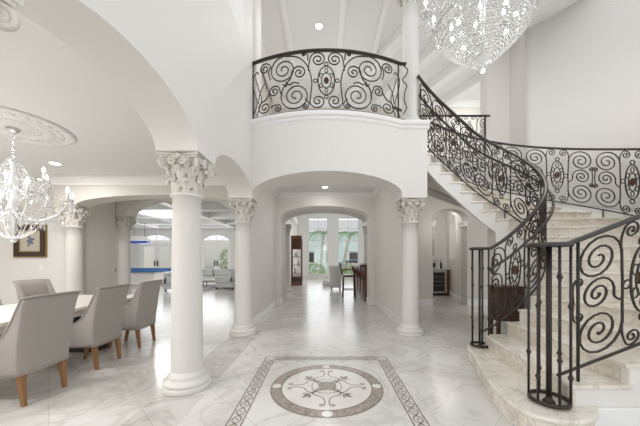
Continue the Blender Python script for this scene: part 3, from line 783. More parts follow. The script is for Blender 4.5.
# ------------------------------------------------------------------ floor medallion
MC = (.03, 3.05); ZF = .0012
med = thing('floor_medallion', 'rectangular marble floor inlay with a round scroll medallion in the foyer floor', 'floor inlay', (MC[0],MC[1],0)); MS = (MC[0],MC[1],0)
def flat(poly, z): return MB().add([(x,y,z) for x,y in poly], [tuple(range(len(poly)))])
def annulus(mb, c, r0, r1, z, n=72):
    vs = []
    for i in range(n): a = 2*PI*i/n; vs += [(c[0]+r0*math.cos(a),c[1]+r0*math.sin(a),z),(c[0]+r1*math.cos(a),c[1]+r1*math.sin(a),z)]
    mb.add(vs, [(2*i,2*i+1,(2*i+3) % (2*n),(2*i+2) % (2*n)) for i in range(n)]); return mb
def ribbon(mb, P, w, z):
    P = [Vector((p[0],p[1],0)) for p in P]; vs = []
    for i, p in enumerate(P):
        d = (P[min(i+1,len(P)-1)]-P[max(i-1,0)]).normalized(); n_ = Vector((-d.y,d.x,0))*w
        vs += [(p.x+n_.x,p.y+n_.y,z),(p.x-n_.x,p.y-n_.y,z)]
    mb.add(vs, [(2*i,2*i+1,2*i+3,2*i+2) for i in range(len(P)-1)]); return mb
RM = .615
mb = MB(); annulus(mb, MC, RM-.012, RM, ZF+.001); annulus(mb, MC, RM-.125, RM-.113, ZF+.001); link('ring_line', mb, M['inlay_dark'], med, shift=MS)
link('ring_band', annulus(MB(), MC, RM-.113, RM-.012, ZF+.001), M['inlay_mid'], med, shift=MS)
link('field', flat([(MC[0]+(RM-.125)*math.cos(2*PI*i/64), MC[1]+(RM-.125)*math.sin(2*PI*i/64)) for i in range(64)], ZF+.0008), M['inlay_light'], med, shift=MS)
for i in range(4):
    a = i*PI/2; c = (MC[0]+(RM-.0625)*math.cos(a), MC[1]+(RM-.0625)*math.sin(a))
    link('disc', flat([(c[0]+.05*math.cos(2*PI*j/24), c[1]+.05*math.sin(2*PI*j/24)) for j in range(24)], ZF+.0018), M['inlay_light'], med, shift=MS)
def rot(P, a, c=MC): return [(c[0]+x*math.cos(a)-y*math.sin(a), c[1]+x*math.sin(a)+y*math.cos(a)) for x,y in P]
for i in range(4):
    a = i*PI/2; mb = MB()
    for s in (1,-1):
        P = smooth2([(.05,.085*s),(.13,.14*s),(.20,.13*s),(.25,.05*s),(.33,.022*s),(.40,.03*s)],6)+[(.40+x,.055*s+y*s) for x,y in spiral((0,0),.028,1.2,-PI/2,1)]
        ribbon(mb, rot(P,a), .0075, ZF+.002)
    ribbon(mb, rot(smooth2([(.05,.085),(.13,.115),(.165,.0),(.13,-.115),(.05,-.085)],6),a), .005, ZF+.002)
    link('scroll_motif', mb, M['inlay_mid'], med, shift=MS)
    mb = MB(); a = i*PI/2+PI/4
    for P in ([(.24,0),(.30,.022),(.37,0),(.30,-.022)], [(.25,.008),(.28,.05),(.33,.055),(.29,.028)], [(.25,-.008),(.28,-.05),(.33,-.055),(.29,-.028)], [(.22,-.035),(.235,-.035),(.235,.035),(.22,.035)]):
        q = rot(P,a); mb.add([(x,y,ZF+.002) for x,y in q], [(0,1,2,3)])
    link('leaf_motif', mb, M['inlay_dark'], med, shift=MS)
q = rot([(-.085,-.085),(.085,-.085),(.085,.085),(-.085,.085)], 0); mb = MB()
mb = MB().add([(x,y,ZF+.0025) for x,y in smooth2(q+[q[0]],6)[:-1]], [tuple(range(24))]); link('centre_square', mb, M['inlay_mid'], med, shift=MS)
BX0, BX1, BY0, BY1, BW = MC[0]-.865, MC[0]+.865, 1.35, 3.98, .125
mb = MB()
for o in (0, BW):
    x0, x1, y0, y1 = BX0+o, BX1-o, BY0+o, BY1-o; w_ = .012
    for r in ((x0,x1,y0,y0+w_),(x0,x1,y1-w_,y1),(x0,x0+w_,y0,y1),(x1-w_,x1,y0,y1)): mb.add([(r[0],r[2],ZF),(r[1],r[2],ZF),(r[1],r[3],ZF),(r[0],r[3],ZF)], [(0,1,2,3)])
link('border_line', mb, M['inlay_dark'], med, shift=MS)
mb = MB(); w0, w1 = BW*.5, BW*.32
def wave(p, q, nrm):
    p, q = Vector(p), Vector(q); Ld = (q-p).length; d = (q-p)/Ld; n = max(4, round(Ld/.125))
    for ph in (0, PI):
        P = [p+d*(Ld*i/(n*8))+Vector(nrm)*(w1*math.sin(PI*i/8+ph)) for i in range(n*8+1)]
        ribbon(mb, P, .0085, ZF+.0005)
    for i in range(n):
        c = p+d*(Ld*(i+.5)/n); mb.add([(c.x+.016,c.y,ZF+.0006),(c.x,c.y+.016,ZF+.0006),(c.x-.016,c.y,ZF+.0006),(c.x,c.y-.016,ZF+.0006)], [(0,1,2,3)])
m_ = BW/2+.006
wave((BX0+m_,BY0+BW), (BX0+m_,BY1-BW), (1,0)); wave((BX1-m_,BY0+BW), (BX1-m_,BY1-BW), (1,0)); wave((BX0+BW,BY1-m_), (BX1-BW,BY1-m_), (0,1)); wave((BX0+BW,BY0+m_), (BX1-BW,BY0+m_), (0,1))
link('border_guilloche', mb, M['inlay_mid'], med, shift=MS)

# ------------------------------------------------------------------ dining furniture
def make_chair(label, loc, rz, group):
    t = thing('dining_chair', label, 'chair', loc, rz, group)
    N, K = 72, 12
    def plan(tt, z, inset):
        s = 1 if tt >= 0 else -1; q = max(0, (abs(tt)-.5)/.5)
        hy, xb = .275-inset, .045-inset*.2
        if q > 0: x, y = -.19+.43*q, s*hy
        else: x = -.19-xb*abs(math.cos(PI*tt))**.4; y = s*hy*abs(math.sin(PI*tt))**.62 if tt else 0
        if inset and q == 0: x += inset*abs(math.cos(PI*tt))**.5*.7
        wt = 1-q; k = max(0, z-.42)/.63
        x -= (.075*k+.035*k**5)*wt; y *= 1+.05*max(0, k)**6*(1-q)
        if z < .6: y *= .93+.07*(z-.27)/.33
        return (x, y, z)
    def top(tt):
        q = max(0, (abs(tt)-.5)/.5)
        return .58+.46*(1-q)**5 if q > 0 else 1.04+.012*math.cos(PI*tt) if abs(tt) < .5 else 1.04
    tts = [lerp(-1,1,i/N) for i in range(N+1)]
    out = [[plan(u, lerp(.30,top(u),(j/K)), 0) for u in tts] for j in range(K+1)]
    inn = [[plan(u, lerp(.30,top(u)-.004,(j/K)), .06) for u in tts] for j in range(K+1)]
    mb = MB(); mb.slabgrid(out, inn); bk = link('backrest', mb, M['fabric'], t)
    mb = MB(); mb.tube([Vector(p)+Vector((0,0,.002)) for p in out[-1]], .009, 5); link('piping', mb, M['fabric'], bk)
    mb = MB(); rows = []
    for (z, k) in ((.28,.94),(.30,1),(.43,1),(.475,.97),(.49,.88),(.49,.4)):
        r = []
        for i in range(32):
            a = 2*PI*i/32; c, s = math.cos(a), math.sin(a); r.append((.02+.235*k*math.copysign(abs(c)**.35,c), .212*k*math.copysign(abs(s)**.35,s), z))
        r.append(r[0]); rows.append(r)
    mb.grid(rows); mb.add([p for p in rows[-1][:-1]], [tuple(range(32))]); link('seat', mb, M['fabric'], t)
    for x, y, sx in ((.20,.19,.05),(.20,-.19,.05),(-.19,.20,-.035),(-.19,-.20,-.035)):
        vs = []
        for z, r, o in ((.31,.026,0),(0,.016,sx)):
            vs += [(x+o-r,y-r,z),(x+o+r,y-r,z),(x+o+r,y+r,z),(x+o-r,y+r,z)]
        link('leg', MB().add(vs, [(0,3,2,1),(4,5,6,7),(0,1,5,4),(1,2,6,5),(2,3,7,6),(3,0,4,7)]), M['oak'], t)
    return t
G = 'taupe dining chairs around the table'
ch = make_chair('taupe upholstered dining chair nearest the camera, back turned, at the left frame edge', (-3.09,2.84,0), PI-.03, G)
clone(ch, (-3.13,3.71,0), PI+.02, 'middle of the three taupe dining chairs seen from behind')
clone(ch, (-3.16,4.56,0), PI+.03, 'farthest of the three taupe dining chairs seen from behind, close to the column')
clone(ch, (-4.72,4.74,0), .02, 'taupe dining chair across the table, below the framed picture')
clone(ch, (-4.72,3.86,0), -.03, 'taupe dining chair across the table, cut by the left frame edge')
tb = thing('dining_table', 'long ivory dining table on dark pedestals between the taupe chairs', 'table', (-3.93,3.35,0))
mb = MB().box(-.62,.62,-1.75,1.75,.70,.76); link('tabletop', mb, M['table'], tb, bevel=.02)
link('apron', MB().box(-.54,.54,-1.62,1.62,.62,.70), M['table'], tb)
for y in (-.95,.95):
    p = link('pedestal', MB().lathe([(.15,.08),(.16,.14),(.09,.2),(.08,.3),(.13,.42),(.10,.52),(.14,.62)], (0,y,0), 20), M['darkest'], tb)
    link('pedestal_foot', MB().box(-.48,.48,y-.14,y+.14,0,.08), M['darkest'], p, bevel=.02)
# framed picture, switches
def plate(label, c, nx=(0,-1), w=.09, h=.13):
    mb = MB(); d = (w, .012, h) if nx[1] else (.012, w, h)
    mb.cbox((0,0,0), d); o = link('wall_plate', mb, M['white'], None, c, bevel=.003); tag(o, label, 'outlet' if 'outlet' in label else 'switch', 'white wall plates')
    r = MB().cbox((nx[0]*.008, nx[1]*.008, 0), (.03,.008,.06) if nx[1] else (.008,.03,.06)); link('rocker', r, M['trim'], o)
plate('white switch plate on the dining wall right of the framed picture', (-6.25,6.093,1.24))
plate('white switch plate at waist height on the passage wall behind the left column', (-1.494,6.15,1.27), (1,0))
plate('white outlet plate low on the passage wall behind the left column', (-1.494,6.6,.42), (1,0))
pf = thing('framed_picture', 'square picture in a dark and gold frame on the dining room wall', 'picture', (-6.50,6.1,1.82))
mb = MB()
for (a, w_, m, d0, nm) in ((.365,.03,'gold',.03,'gilt_edge'),(.335,.09,'frame_wood',.045,'picture_frame'),(.245,.02,'gold',.035,'slip')):
    mb = MB(); mb.box(-a,a,-d0,-.002,a-w_,a).box(-a,a,-d0,-.002,-a,-a+w_).box(-a,-a+w_,-d0,-.002,-a+w_,a-w_).box(a-w_,a,-d0,-.002,-a+w_,a-w_)
    link(nm, mb, M[m], pf)
link('mount', MB().box(-.225,.225,-.02,-.002,-.225,.225), M['mat'], pf)
mb = MB()
for i in range(9):
    a = i*2.4; r = .02+.012*i; mb.ball((r*math.cos(a)*.7,-.021,r*math.sin(a)), .032, 8, 4, sy=.08)
link('painted_flowers', mb, plain('grey_blue_paint', (.16,.19,.25), .8), pf)

# ------------------------------------------------------------------ chandeliers and lamps
def point(name, loc, e, r=.1, c=(1,.95,.88)):
    l = bpy.data.lights.new(name, 'POINT'); l.energy = e; l.shadow_soft_size = r; l.color = c
    o = bpy.data.objects.new(name, l); COL.objects.link(o); o.location = loc; return o
def chain(mb, z0, z1, r=.018):
    n = int((z1-z0)/.045)
    for i in range(n):
        z = z0+(z1-z0)*(i+.5)/n; a = (i % 2)*PI/2
        mb.tube([(r*.6*math.cos(t)*math.cos(a), r*.6*math.cos(t)*math.sin(a), z+.03*math.sin(t)) for t in [2*PI*k/8 for k in range(8)]], .004, 4, closed=True)
def strand(p, q, sag, size, step):
    p, q = Vector(p), Vector(q); n = max(2, int((q-p).length/step)); mb = MB()
    for i in range(n+1):
        t = i/n; c = p.lerp(q,t)+Vector((0,0,-sag*4*t*(1-t))); mb.gem(c, size*(.85+.3*random.random()), size*1.15)
    return mb
def arm(root, a, r0, z0, r1, z1, k=1., drops=3):
    d = Vector((math.cos(a),math.sin(a),0)); Z = Vector((0,0,1))
    P = catmull([d*r0+Z*z0, d*lerp(r0,r1,.35)+Z*(z0-.09*k), d*lerp(r0,r1,.8)+Z*(lerp(z0,z1,.35)-.06*k), d*r1+Z*(z1-.04*k), d*r1+Z*z1], 5)
    am = link('arm', MB().tube(P, .0075*k, 6), M['crystal'], root)
    e = d*r1+Z*z1
    link('drip_pan', MB().lathe([(.015*k,-.012*k),(.055*k,0),(.06*k,.012*k),(.02*k,.004*k)], tuple(e), 14), M['crystal'], am)
    link('candle', MB().lathe([(.012*k,0),(.012*k,.10*k)], tuple(e), 8), M['candle'], am)
    link('bulb', MB().lathe([(.009*k,0),(.017*k,.02*k),(.015*k,.04*k),(.004*k,.065*k)], tuple(e+Z*.10*k), 8), M['bulb'], am)
    mb = MB()
    for i in range(8):
        b = 2*PI*i/8; c = e+Vector((.055*k*math.cos(b),.055*k*math.sin(b),-.012*k))
        mb.gem(c-Z*.012*k, .009*k); mb.gem(c-Z*.04*k, .013*k, .026*k)
    for i in range(drops):
        c = P[int(len(P)*(.3+.2*i))]; mb.gem(c-Z*.03*k, .01*k); mb.gem(c-Z*.07*k, .018*k, .035*k)
    link('pendant_drops', mb, M['crystal'], am); return am
# dining chandelier
dc = thing('chandelier', 'crystal candle chandelier on a chain over the dining table', 'chandelier', (-3.94,3.49,.06)); dc.scale = (.92,.92,.92)
mb = MB(); chain(mb, 2.86, 3.255); link('chain', mb, M['silver'], dc)
link('ceiling_cup', MB().lathe([(.02,3.20),(.05,3.225),(.075,3.262)], n=16), M['silver'], dc)
link('stem', MB().lathe([(.02,1.82),(.05,1.86),(.03,1.95),(.06,2.05),(.085,2.15),(.05,2.25),(.03,2.4),(.07,2.5),(.035,2.6),(.03,2.75),(.07,2.83),(.02,2.87)], n=16), M['crystal'], dc)
for i in range(8): arm(dc, 2*PI*i/8+.25, .06, 2.12, .62, 2.30, 1.25, 4)
for i in range(5): arm(dc, 2*PI*i/5+.1, .05, 2.45, .38, 2.56, 1.15, 3)
for i in range(16):
    a = 2*PI*i/16
    link('crystal_strand', strand((.07*math.cos(a),.07*math.sin(a),2.82), (.34*math.cos(a),.34*math.sin(a),2.38), .06, .013, .032), M['crystal'], dc)
    link('crystal_strand', strand((.34*math.cos(a),.34*math.sin(a),2.06), (.05*math.cos(a),.05*math.sin(a),1.76), .05, .013, .032), M['crystal'], dc)
    link('crystal_strand', strand((.20*math.cos(a),.20*math.sin(a),2.62), (.52*math.cos(a+.2),.52*math.sin(a+.2),2.36), .10, .011, .04), M['crystal'], dc)
mb = MB()
for r, z, n in ((.34,2.38,34),(.34,2.06,34),(.2,2.62,20)):
    mb.tube([(r*math.cos(2*PI*i/24),r*math.sin(2*PI*i/24),z) for i in range(24)], .008, 5, closed=True)
    for i in range(n): a = 2*PI*i/n; mb.gem((r*math.cos(a),r*math.sin(a),z-.05), .014, .035)
link('crystal_hoop', mb, M['crystal'], dc)
link('finial', MB().ball((0,0,1.74), .045, 12, 8), M['crystal'], dc)
leaves = MB().lathe([(.67,.0),(.63,-.03),(.57,-.03),(.55,-.012),(.42,-.015),(.40,-.03),(.34,-.03),(.32,-.012),(.2,-.014),(.17,-.034),(.05,-.036)], n=64)
for i in range(24):
    a = 2*PI*i/24
    for r in (.485,.26): leaves.ball((r*math.cos(a),r*math.sin(a),-.013), .05 if r > .4 else .03, 6, 4, sz=.35)
cm = link('ceiling_medallion', leaves, M['plaster'], None, (-3.94,3.49,3.099)); cm.scale = (.905,.905,.905)
tag(cm, 'round white plaster ceiling medallion above the dining chandelier', 'ceiling medallion')
point('dining_chandelier_glow', (-3.94,3.49,2.3), 6, .35, (1,.99,.97))
# foyer chandelier
FC = (1.73,3.0); fc = thing('chandelier', 'large crystal basket chandelier with candle arms hanging high in the foyer', 'chandelier', (FC[0],FC[1],0))
ZR, ZT, R = 3.97, 3.49, .475
NS = 72
for i in range(NS):
    a = 2*PI*i/NS; mb = MB(); n = 26
    for j in range(n+1):
        t = j/n; r = R*(1-t**1.3)+.012; z = ZR-(ZR-ZT)*t; mb.gem((r*math.cos(a),r*math.sin(a),z), min(.0125,.008+r*.022)*(.85+.35*random.random()), .014)
    link('crystal_strand', mb, M['crystal'], fc)
mb = MB()
for z in (ZR,ZR+.05): mb.tube([(R*1.02*math.cos(2*PI*i/40),R*1.02*math.sin(2*PI*i/40),z) for i in range(40)], .014, 6, closed=True)
for i in range(70): a = 2*PI*i/70; mb.gem((R*1.04*math.cos(a),R*1.04*math.sin(a),ZR+.02), .02, .03)
for j in range(1,12):
    t = j/12; r = R*(1-t**1.3)+.01; z = ZR-(ZR-ZT)*t
    mb.tube([(r*math.cos(2*PI*i/32),r*math.sin(2*PI*i/32),z) for i in range(32)], .0045, 4, closed=True)
link('basket_hoop', mb, M['silver'], fc)
link('finial', MB().ball((0,0,ZT-.02), .035, 10, 8), M['crystal'], fc)
for i in range(12): arm(fc, 2*PI*i/12+.13, R*.9, ZR+.22, R*1.22, ZR+.30, 1.2, 3)
for i in range(28):
    a = 2*PI*i/28; link('upper_strand', strand((R*math.cos(a),R*math.sin(a),ZR+.05), (.14*math.cos(a),.14*math.sin(a),ZR+.95), .12, .013, .034), M['crystal'], fc)
link('stem', MB().lathe([(.03,ZT),(.03,ZR),(.06,ZR+.3),(.035,ZR+.6),(.14,ZR+.95),(.05,ZR+1.02),(.02,ZR+1.1)], n=14), M['silver'], fc)
mb = MB(); chain(mb, ZR+1.1, 7.2); link('chain', mb, M['silver'], fc)
for i in range(8):
    a = 2*PI*i/8+.2; link('inner_bulb', MB().ball((.30*math.cos(a),.30*math.sin(a),ZR-.03), .024, 8, 6), M['bulb'], fc)
point('foyer_chandelier_glow', (FC[0],FC[1],3.2), 8, .25, (1,.98,.95))
def downlight(label, c, e=18):
    o = thing('recessed_light', label, 'ceiling light', c, 0, 'recessed ceiling lights')
    link('trim_ring', MB().lathe([(.075,-.012),(.10,-.012),(.105,.0),(.075,.0),(.075,-.012)], n=24, caps=False), M['white'], o)
    link('lens', MB().lathe([(.074,-.008),(.074,-.002)], n=24), M['lamp_on'], o)
    l = bpy.data.lights.new('downlight_beam', 'AREA'); l.shape = 'DISK'; l.size = .14; l.energy = e; l.color = (1,.97,.93)
    q = bpy.data.objects.new('downlight_beam', l); COL.objects.link(q); q.location = (0,0,-.02); q.parent = o
downlight('round recessed ceiling light over the dining room, near the chandelier', (-4.71,4.82,3.099), 16)
downlight('round recessed ceiling light in the passage behind the central arch', (.03,7.9,3.499), 6)
downlight('round recessed ceiling light in the upper hall above the balcony railing', (-.12,6.34,6.799))
downlight('round recessed ceiling light among the beams above the stair landing', (4.0,6.93,6.799) if False else (4.80,8.35,6.799))

# ------------------------------------------------------------------ far rooms furniture
st = thing('bar_stool', 'dark wooden bar stool with a curved back beside the bar', 'stool', (.93,10.3,0), 0)
link('seat', MB().box(-.22,.24,-.22,.22,.77,.85), M['dark_wood'], st, bevel=.025)
for x, y in ((-.2,-.19),(-.2,.19),(.2,-.19),(.2,.19)): link('leg', MB().tube([(x*1.15,y*1.1,0),(x,y,.77)], .022, 6), M['dark_wood'], st)
mb = MB()
for z, k in ((.28,1.1),(.36,1.08)): pass
for a, b in (((-.22,-.2),(.22,-.2)),((-.22,.2),(.22,.2)),((-.22,-.2),(-.22,.2)),((.22,-.2),(.22,.2))): mb.tube([(*a,.3),(*b,.3)], .014, 6)
link('footrest', mb, M['dark_wood'], st)
rows = [[(-.21-.12*(z-.8)/.5-.03*math.cos(y/.21*PI/2), y, z) for y in [lerp(-.2,.2,j/8) for j in range(9)]] for z in (.84,1.0,1.15,1.30)]
rw2 = [[(x-.03,y,z) for x,y,z in r] for r in rows]; mb = MB(); mb.slabgrid(rows, rw2); link('backrest', mb, M['dark_wood'], st)
link('armrest', MB().tube([(-.24,-.2,1.02),(0,-.23,1.05),(.2,-.2,1.02),(.2,-.19,.8)], .016, 6).tube([(-.24,.2,1.02),(0,.23,1.05),(.2,.2,1.02),(.2,.19,.8)], .016, 6), M['dark_wood'], st)
bar = thing('bar_counter', 'dark cherry bar counter with carved brackets right of the stool', 'bar', (1.75,10.6,0))
link('body', MB().box(-.38,.10,-1.35,1.6,0,1.16), M['red_wood'], bar, bevel=.01)
link('countertop', MB().box(-.55,.12,-1.45,1.7,1.16,1.24), M['dark_wood'], bar, bevel=.015)
for i in range(4):
    y = -1.2+i*.85; link('bracket', MB().tube([(-.52,y,1.13),(-.50,y,1.0),(-.42,y,.85),(-.40,y,.7)], [.03,.045,.04,.03], 6), M['red_wood'], bar)
    link('raised_panel', MB().box(-.40,-.38,y+.12,y+.7,.15,.8), M['dark_wood'], bar, bevel=.008)
bc = thing('bar_column', 'short white column with a small capital standing on the bar counter', 'column', (1.50,9.75,1.241), kind='thing')
link('shaft', MB().lathe([(.115,0),(.115,.05),(.085,.08),(.08,1.05),(.095,1.08)], n=20), M['stone'], bc)
link('capital', MB().lathe([(.085,1.08),(.11,1.18),(.10,1.2),(.15,1.32),(.15,1.36)], n=16), M['capital'], bc)
wc = thing('side_chair', 'white upholstered chair beyond the bar stool', 'chair', (.55,12.9,0))
rows = [[(.30*math.sin(a)*(1 if z > .5 else .9), -.26*math.cos(a)+.05-.12*max(0,z-.45), z) for a in [lerp(-1.5,1.5,i/14) for i in range(15)]] for z in (.12,.45,.8,1.05,1.14)]
rw2 = [[(x*.8,y+.05,z) for x,y,z in r] for r in rows]; mb = MB(); mb.slabgrid(rows, rw2); link('backrest', mb, M['whitefab'], wc)
link('seat', MB().box(-.23,.23,-.16,.34,.14,.5), M['whitefab'], wc, bevel=.04)
for x in (-.2,.2):
    for y in (-.12,.3): link('leg', MB().box(x-.02,x+.02,y-.02,y+.02,0,.14), M['dark_wood'], wc)
ot = tag(link('ottoman', MB().lathe([(.26,0),(.30,.04),(.31,.22),(.28,.30),(.1,.32)], n=24), M['whitefab'], None, (.22,15.2,0)), 'low round white ottoman on the far room floor', 'ottoman')
cb = thing('display_cabinet', 'tall open cherry display cabinet on the far left of the passage view', 'cabinet', (-1.52,15.4,0))
mb = MB().box(-.30,.30,-.25,.25,0,.12).box(-.30,.30,-.25,.25,2.55,2.75)
for z in (.5,.62,1.1,1.55,2.0): mb.box(-.26,.26,-.23,.22,z,z+.035)
link('shelf_unit', mb, M['red_wood'], cb, bevel=.01)
for x in (-.27,.27):
    for y in (-.22,.22): link('post', MB().box(x-.03,x+.03,y-.03,y+.03,.12,2.55), M['red_wood'], cb)
link('back_panel', MB().box(-.24,.24,.23,.25,2.0,2.55), M['dark_wood'], cb); link('door', MB().box(-.24,.24,-.245,-.232,2.05,2.52), M['dark_wood'], cb); link('drawer', MB().box(-.24,.24,-.245,-.232,.14,.48), M['dark_wood'], cb)
for i, (x, z, r, h) in enumerate(((-.12,.655,.07,.3),(.12,1.135,.06,.25),(-.05,1.585,.07,.28))):
    tag(link('vase', MB().lathe([(r*.5,0),(r,h*.3),(r*.8,h*.6),(r*.35,h*.85),(r*.5,h)], n=14), M['stone'], None, (-1.52+x*.8,15.4,z+.003)),
        'pale vase on the %s open shelf of the cherry display cabinet' % ('lowest','middle','highest')[i], 'vase', 'vases in the display cabinet')
wcool = thing('wine_cooler', 'dark glass-fronted wine cooler in the lobby through the right archway', 'wine cooler', (4.52,11.1,0))
link('body', MB().box(-.29,.29,-.25,.28,0,.98), M['black'], wcool, bevel=.006)
mb = MB().box(-.29,.29,-.30,-.252,.1,.16).box(-.29,.29,-.30,-.252,.92,.98).box(-.29,-.23,-.30,-.252,.16,.92).box(.23,.29,-.30,-.252,.16,.92)
dr = link('door', mb, M['silver'], wcool); link('glass', MB().box(-.23,.23,-.285,-.262,.16,.92), M['dark_glass'], dr); link('door_handle', MB().tube([(-.25,-.33,.3),(-.25,-.33,.8)], .012, 6), M['silver'], dr)
link('shelf', MB().box(-.22,.22,-.292,-.286,.38,.40).box(-.22,.22,-.292,-.286,.55,.57).box(-.22,.22,-.292,-.286,.72,.74), M['oak'], dr)
link('side_panel', MB().box(.292,.40,-.30,.30,0,1.02), M['red_wood'], wcool); link('countertop', MB().box(-.30,.42,-.31,.31,1.02,1.05).box(-.29,.29,-.25,.28,.98,1.02), M['stone'], wcool)
cf = thing('coffee_machine', 'small dark coffee machine on top of the wine cooler', 'coffee machine', (4.42,11.1,1.05))
link('body', MB().box(-.15,.15,-.12,.15,0,.05).box(-.15,.15,.05,.15,.05,.30).box(-.15,.15,-.14,.15,.30,.40), M['silver'], cf, bevel=.01); link('carafe', MB().lathe([(.05,.055),(.07,.1),(.06,.2),(.04,.24)], (0,-.04,0), 12), M['dark_glass'], cf)
bt = thing('bottle', 'dark bottle beside the coffee machine on the wine cooler', 'bottle', (4.68,11.0,1.05)); link('body', MB().lathe([(.038,0),(.04,.2),(.03,.24),(.014,.28),(.014,.34)], n=12), M['dark_glass'], bt); link('cap', MB().lathe([(.016,.34),(.016,.37)], n=10), M['gold'], bt)
pb = thing('framed_picture', 'blue picture on the lobby wall above the wine cooler', 'picture', (4.45,11.9,1.95))
link('picture_frame', MB().box(-.26,.26,-.04,-.002,.34,.38).box(-.26,.26,-.04,-.002,-.38,-.34).box(-.26,-.22,-.04,-.002,-.34,.34).box(.22,.26,-.04,-.002,-.34,.34), M['black'], pb); link('canvas', MB().box(-.22,.22,-.02,-.002,-.34,.34), plain('blue_painting', (.10,.24,.40), .7, var=.6, bscale=5), pb)
# carved chest under the stair
wch = thing('carved_chest', 'dark brown carved wooden chest on legs tucked behind the inner stair railing', 'chest', (3.05,4.60,0), -.05)
link('body', MB().box(-.21,.21,-.12,.16,.40,.94), M['chest'], wch, bevel=.01); link('lid', MB().box(-.23,.23,-.14,.17,.94,.97), M['chest'], wch, bevel=.008)
mb = MB()
for c in ((-.10,.66),(.10,.66)): mb.tube([(x,-.125,y) for x,y in spiral(c,.09,2,PI,1)], .012, 5)
mb.box(-.19,.19,-.128,-.121,.43,.45).box(-.19,.19,-.128,-.121,.88,.90); link('carving', mb, M['chest'], wch)
for x in (-.18,.18):
    for y in (-.09,.13): link('leg', MB().box(x-.025,x+.025,y-.025,y+.025,0,.40), M['chest'], wch)
# living room
pt = thing('pool_table', 'pool table with blue felt and pale sides in the far living room', 'pool table', (-10.1,14.9,0))
link('bed', MB().box(-1.25,1.25,-.62,.62,.76,.90), M['blue_felt'], pt)
link('cushion_rail', MB().box(-1.4,1.4,-.77,-.62,.76,.95).box(-1.4,1.4,.62,.77,.76,.95).box(-1.4,-1.25,-.62,.62,.76,.95).box(1.25,1.4,-.62,.62,.76,.95), M['blue_felt'], pt, bevel=.02)
link('cabinet', MB().box(-1.3,1.3,-.67,.67,.16,.76), M['table'], pt)
for x in (-1.1,1.1):
    for y in (-.5,.5): link('leg', MB().lathe([(.10,0),(.08,.06),(.12,.16)], (x,y,0), 12), M['table'], pt)
pl = thing('billiard_lamp', 'blue and white hanging lamp over the pool table', 'lamp', (-10.0,14.9,2.3))
link('shade', MB().box(-.5,.5,-.18,.18,0,.12), M['blue_lamp'], pl, bevel=.03); link('shade_top', MB().add([(-.5,-.18,.12),(.5,-.18,.12),(.5,.18,.12),(-.5,.18,.12),(-.36,-.06,.38),(.36,-.06,.38),(.36,.06,.38),(-.36,.06,.38)], [(4,5,6,7),(0,1,5,4),(1,2,6,5),(2,3,7,6),(3,0,4,7)]), M['white'], pl)
for x in (-.3,.3): link('cord', MB().tube([(x,0,.38),(x,0,1.15)], .01, 5), M['black'], pl)
def sofa(label, loc, rz, w, m, arms=True):
    s = thing('sofa', label, 'sofa', loc, rz, 'sofas in the living room')
    link('base', MB().box(-w/2,w/2,-.45,.45,.10,.30), M[m], s, bevel=.03); link('backrest', MB().box(-w/2,w/2,.25,.45,.30,.86), M[m], s, bevel=.06)
    n = 2
    for i in range(n): a = -w/2+.18+(w-.36)*i/n; link('seat_cushion', MB().box(a+.01,a+(w-.36)/n-.01,-.45,.25,.30,.48), M['sofa'], s, bevel=.04); link('back_cushion', MB().box(a+.02,a+(w-.36)/n-.02,.08,.27,.48,.88), M['sofa'], s, bevel=.06)
    for q in (-1,1): link('armrest', MB().box(q*w/2-.09-.09*q,q*w/2+.09-.09*q,-.46,.45,.30,.64), M[m], s, bevel=.05)
    for x in (-w/2+.1,w/2-.1):
        for y in (-.38,.38): link('leg', MB().box(x-.025,x+.025,y-.025,y+.025,0,.10), M['darkest'], s)
sofa('pale grey sofa facing the room in front of the right arched door', (-6.45,15.9,.0), 0, 2.3, 'sofa_dark')
sofa('pale grey sofa seen past the farthest dining chair, left of the rug', (-6.65,12.8,0), PI/2, 1.4, 'sofa')
sofa('white-grey sofa turned sideways at the right edge of the rug', (-4.72,14.0,0), -PI/2, 2.0, 'sofa')
tag(link('area_rug', MB().box(-.68,.30,-1.75,1.5,.001,.014), M['rug'], None, (-5.5,13.65,0)), 'grey mottled rug on the living room floor between the sofas', 'rug')
ct = thing('coffee_table', 'low pale coffee table on the grey living room rug', 'coffee table', (-5.75,14.05,.0165))
link('tabletop', MB().lathe([(.52,.36),(.55,.38),(.55,.41),(.50,.42)], n=28, sx=.92, sy=.7), M['stone'], ct)
for x, y in ((-.33,-.2),(.33,-.2),(-.33,.2),(.33,.2)): link('leg', MB().tube([(x*1.05,y*1.05,0),(x,y,.37)], .02, 6), M['darkest'], ct)

# ------------------------------------------------------------------ outdoors beyond the glass
struct('ground_lawn', MB().box(-30,30,20.3,60,-.25,-.05), M['lawn'])
struct('wall_garden', MB().box(-20,-2.6,20.8,21.0,-.2,2.9), plain('cream_garden_wall', (.93,.91,.84), .8))
struct('path_terrace', MB().box(-20,-2.6,18.32,20.29,-.2,-.02), M['paving'])
def shrub(label, loc, r, h, m, n=140):
    s = thing('shrub', label, 'shrub', loc, 0, 'shrubs outside the windows'); mb = MB()
    for i in range(n):
        a, b = random.random()*2*PI, math.acos(random.random()*1.8-.8); rr = .75+.3*random.random()
        c = Vector((r*rr*math.sin(b)*math.cos(a), r*rr*math.sin(b)*math.sin(a), h*.5+h*.5*rr*math.cos(b)))
        u = Vector((random.uniform(-1,1),random.uniform(-1,1),random.uniform(-.4,1))).normalized(); v = u.cross(Vector((random.random(),random.random(),.3))).normalized(); l = .13+.1*random.random()
        mb.add([c-u*l, c+v*l*.45, c+u*l, c-v*l*.45], [(0,1,2,3)])
    link('foliage', mb, M[m], s); link('stem', MB().tube([(0,0,-.05),(0.03,0,h*.8)], .04, 6), M['bark'], s)
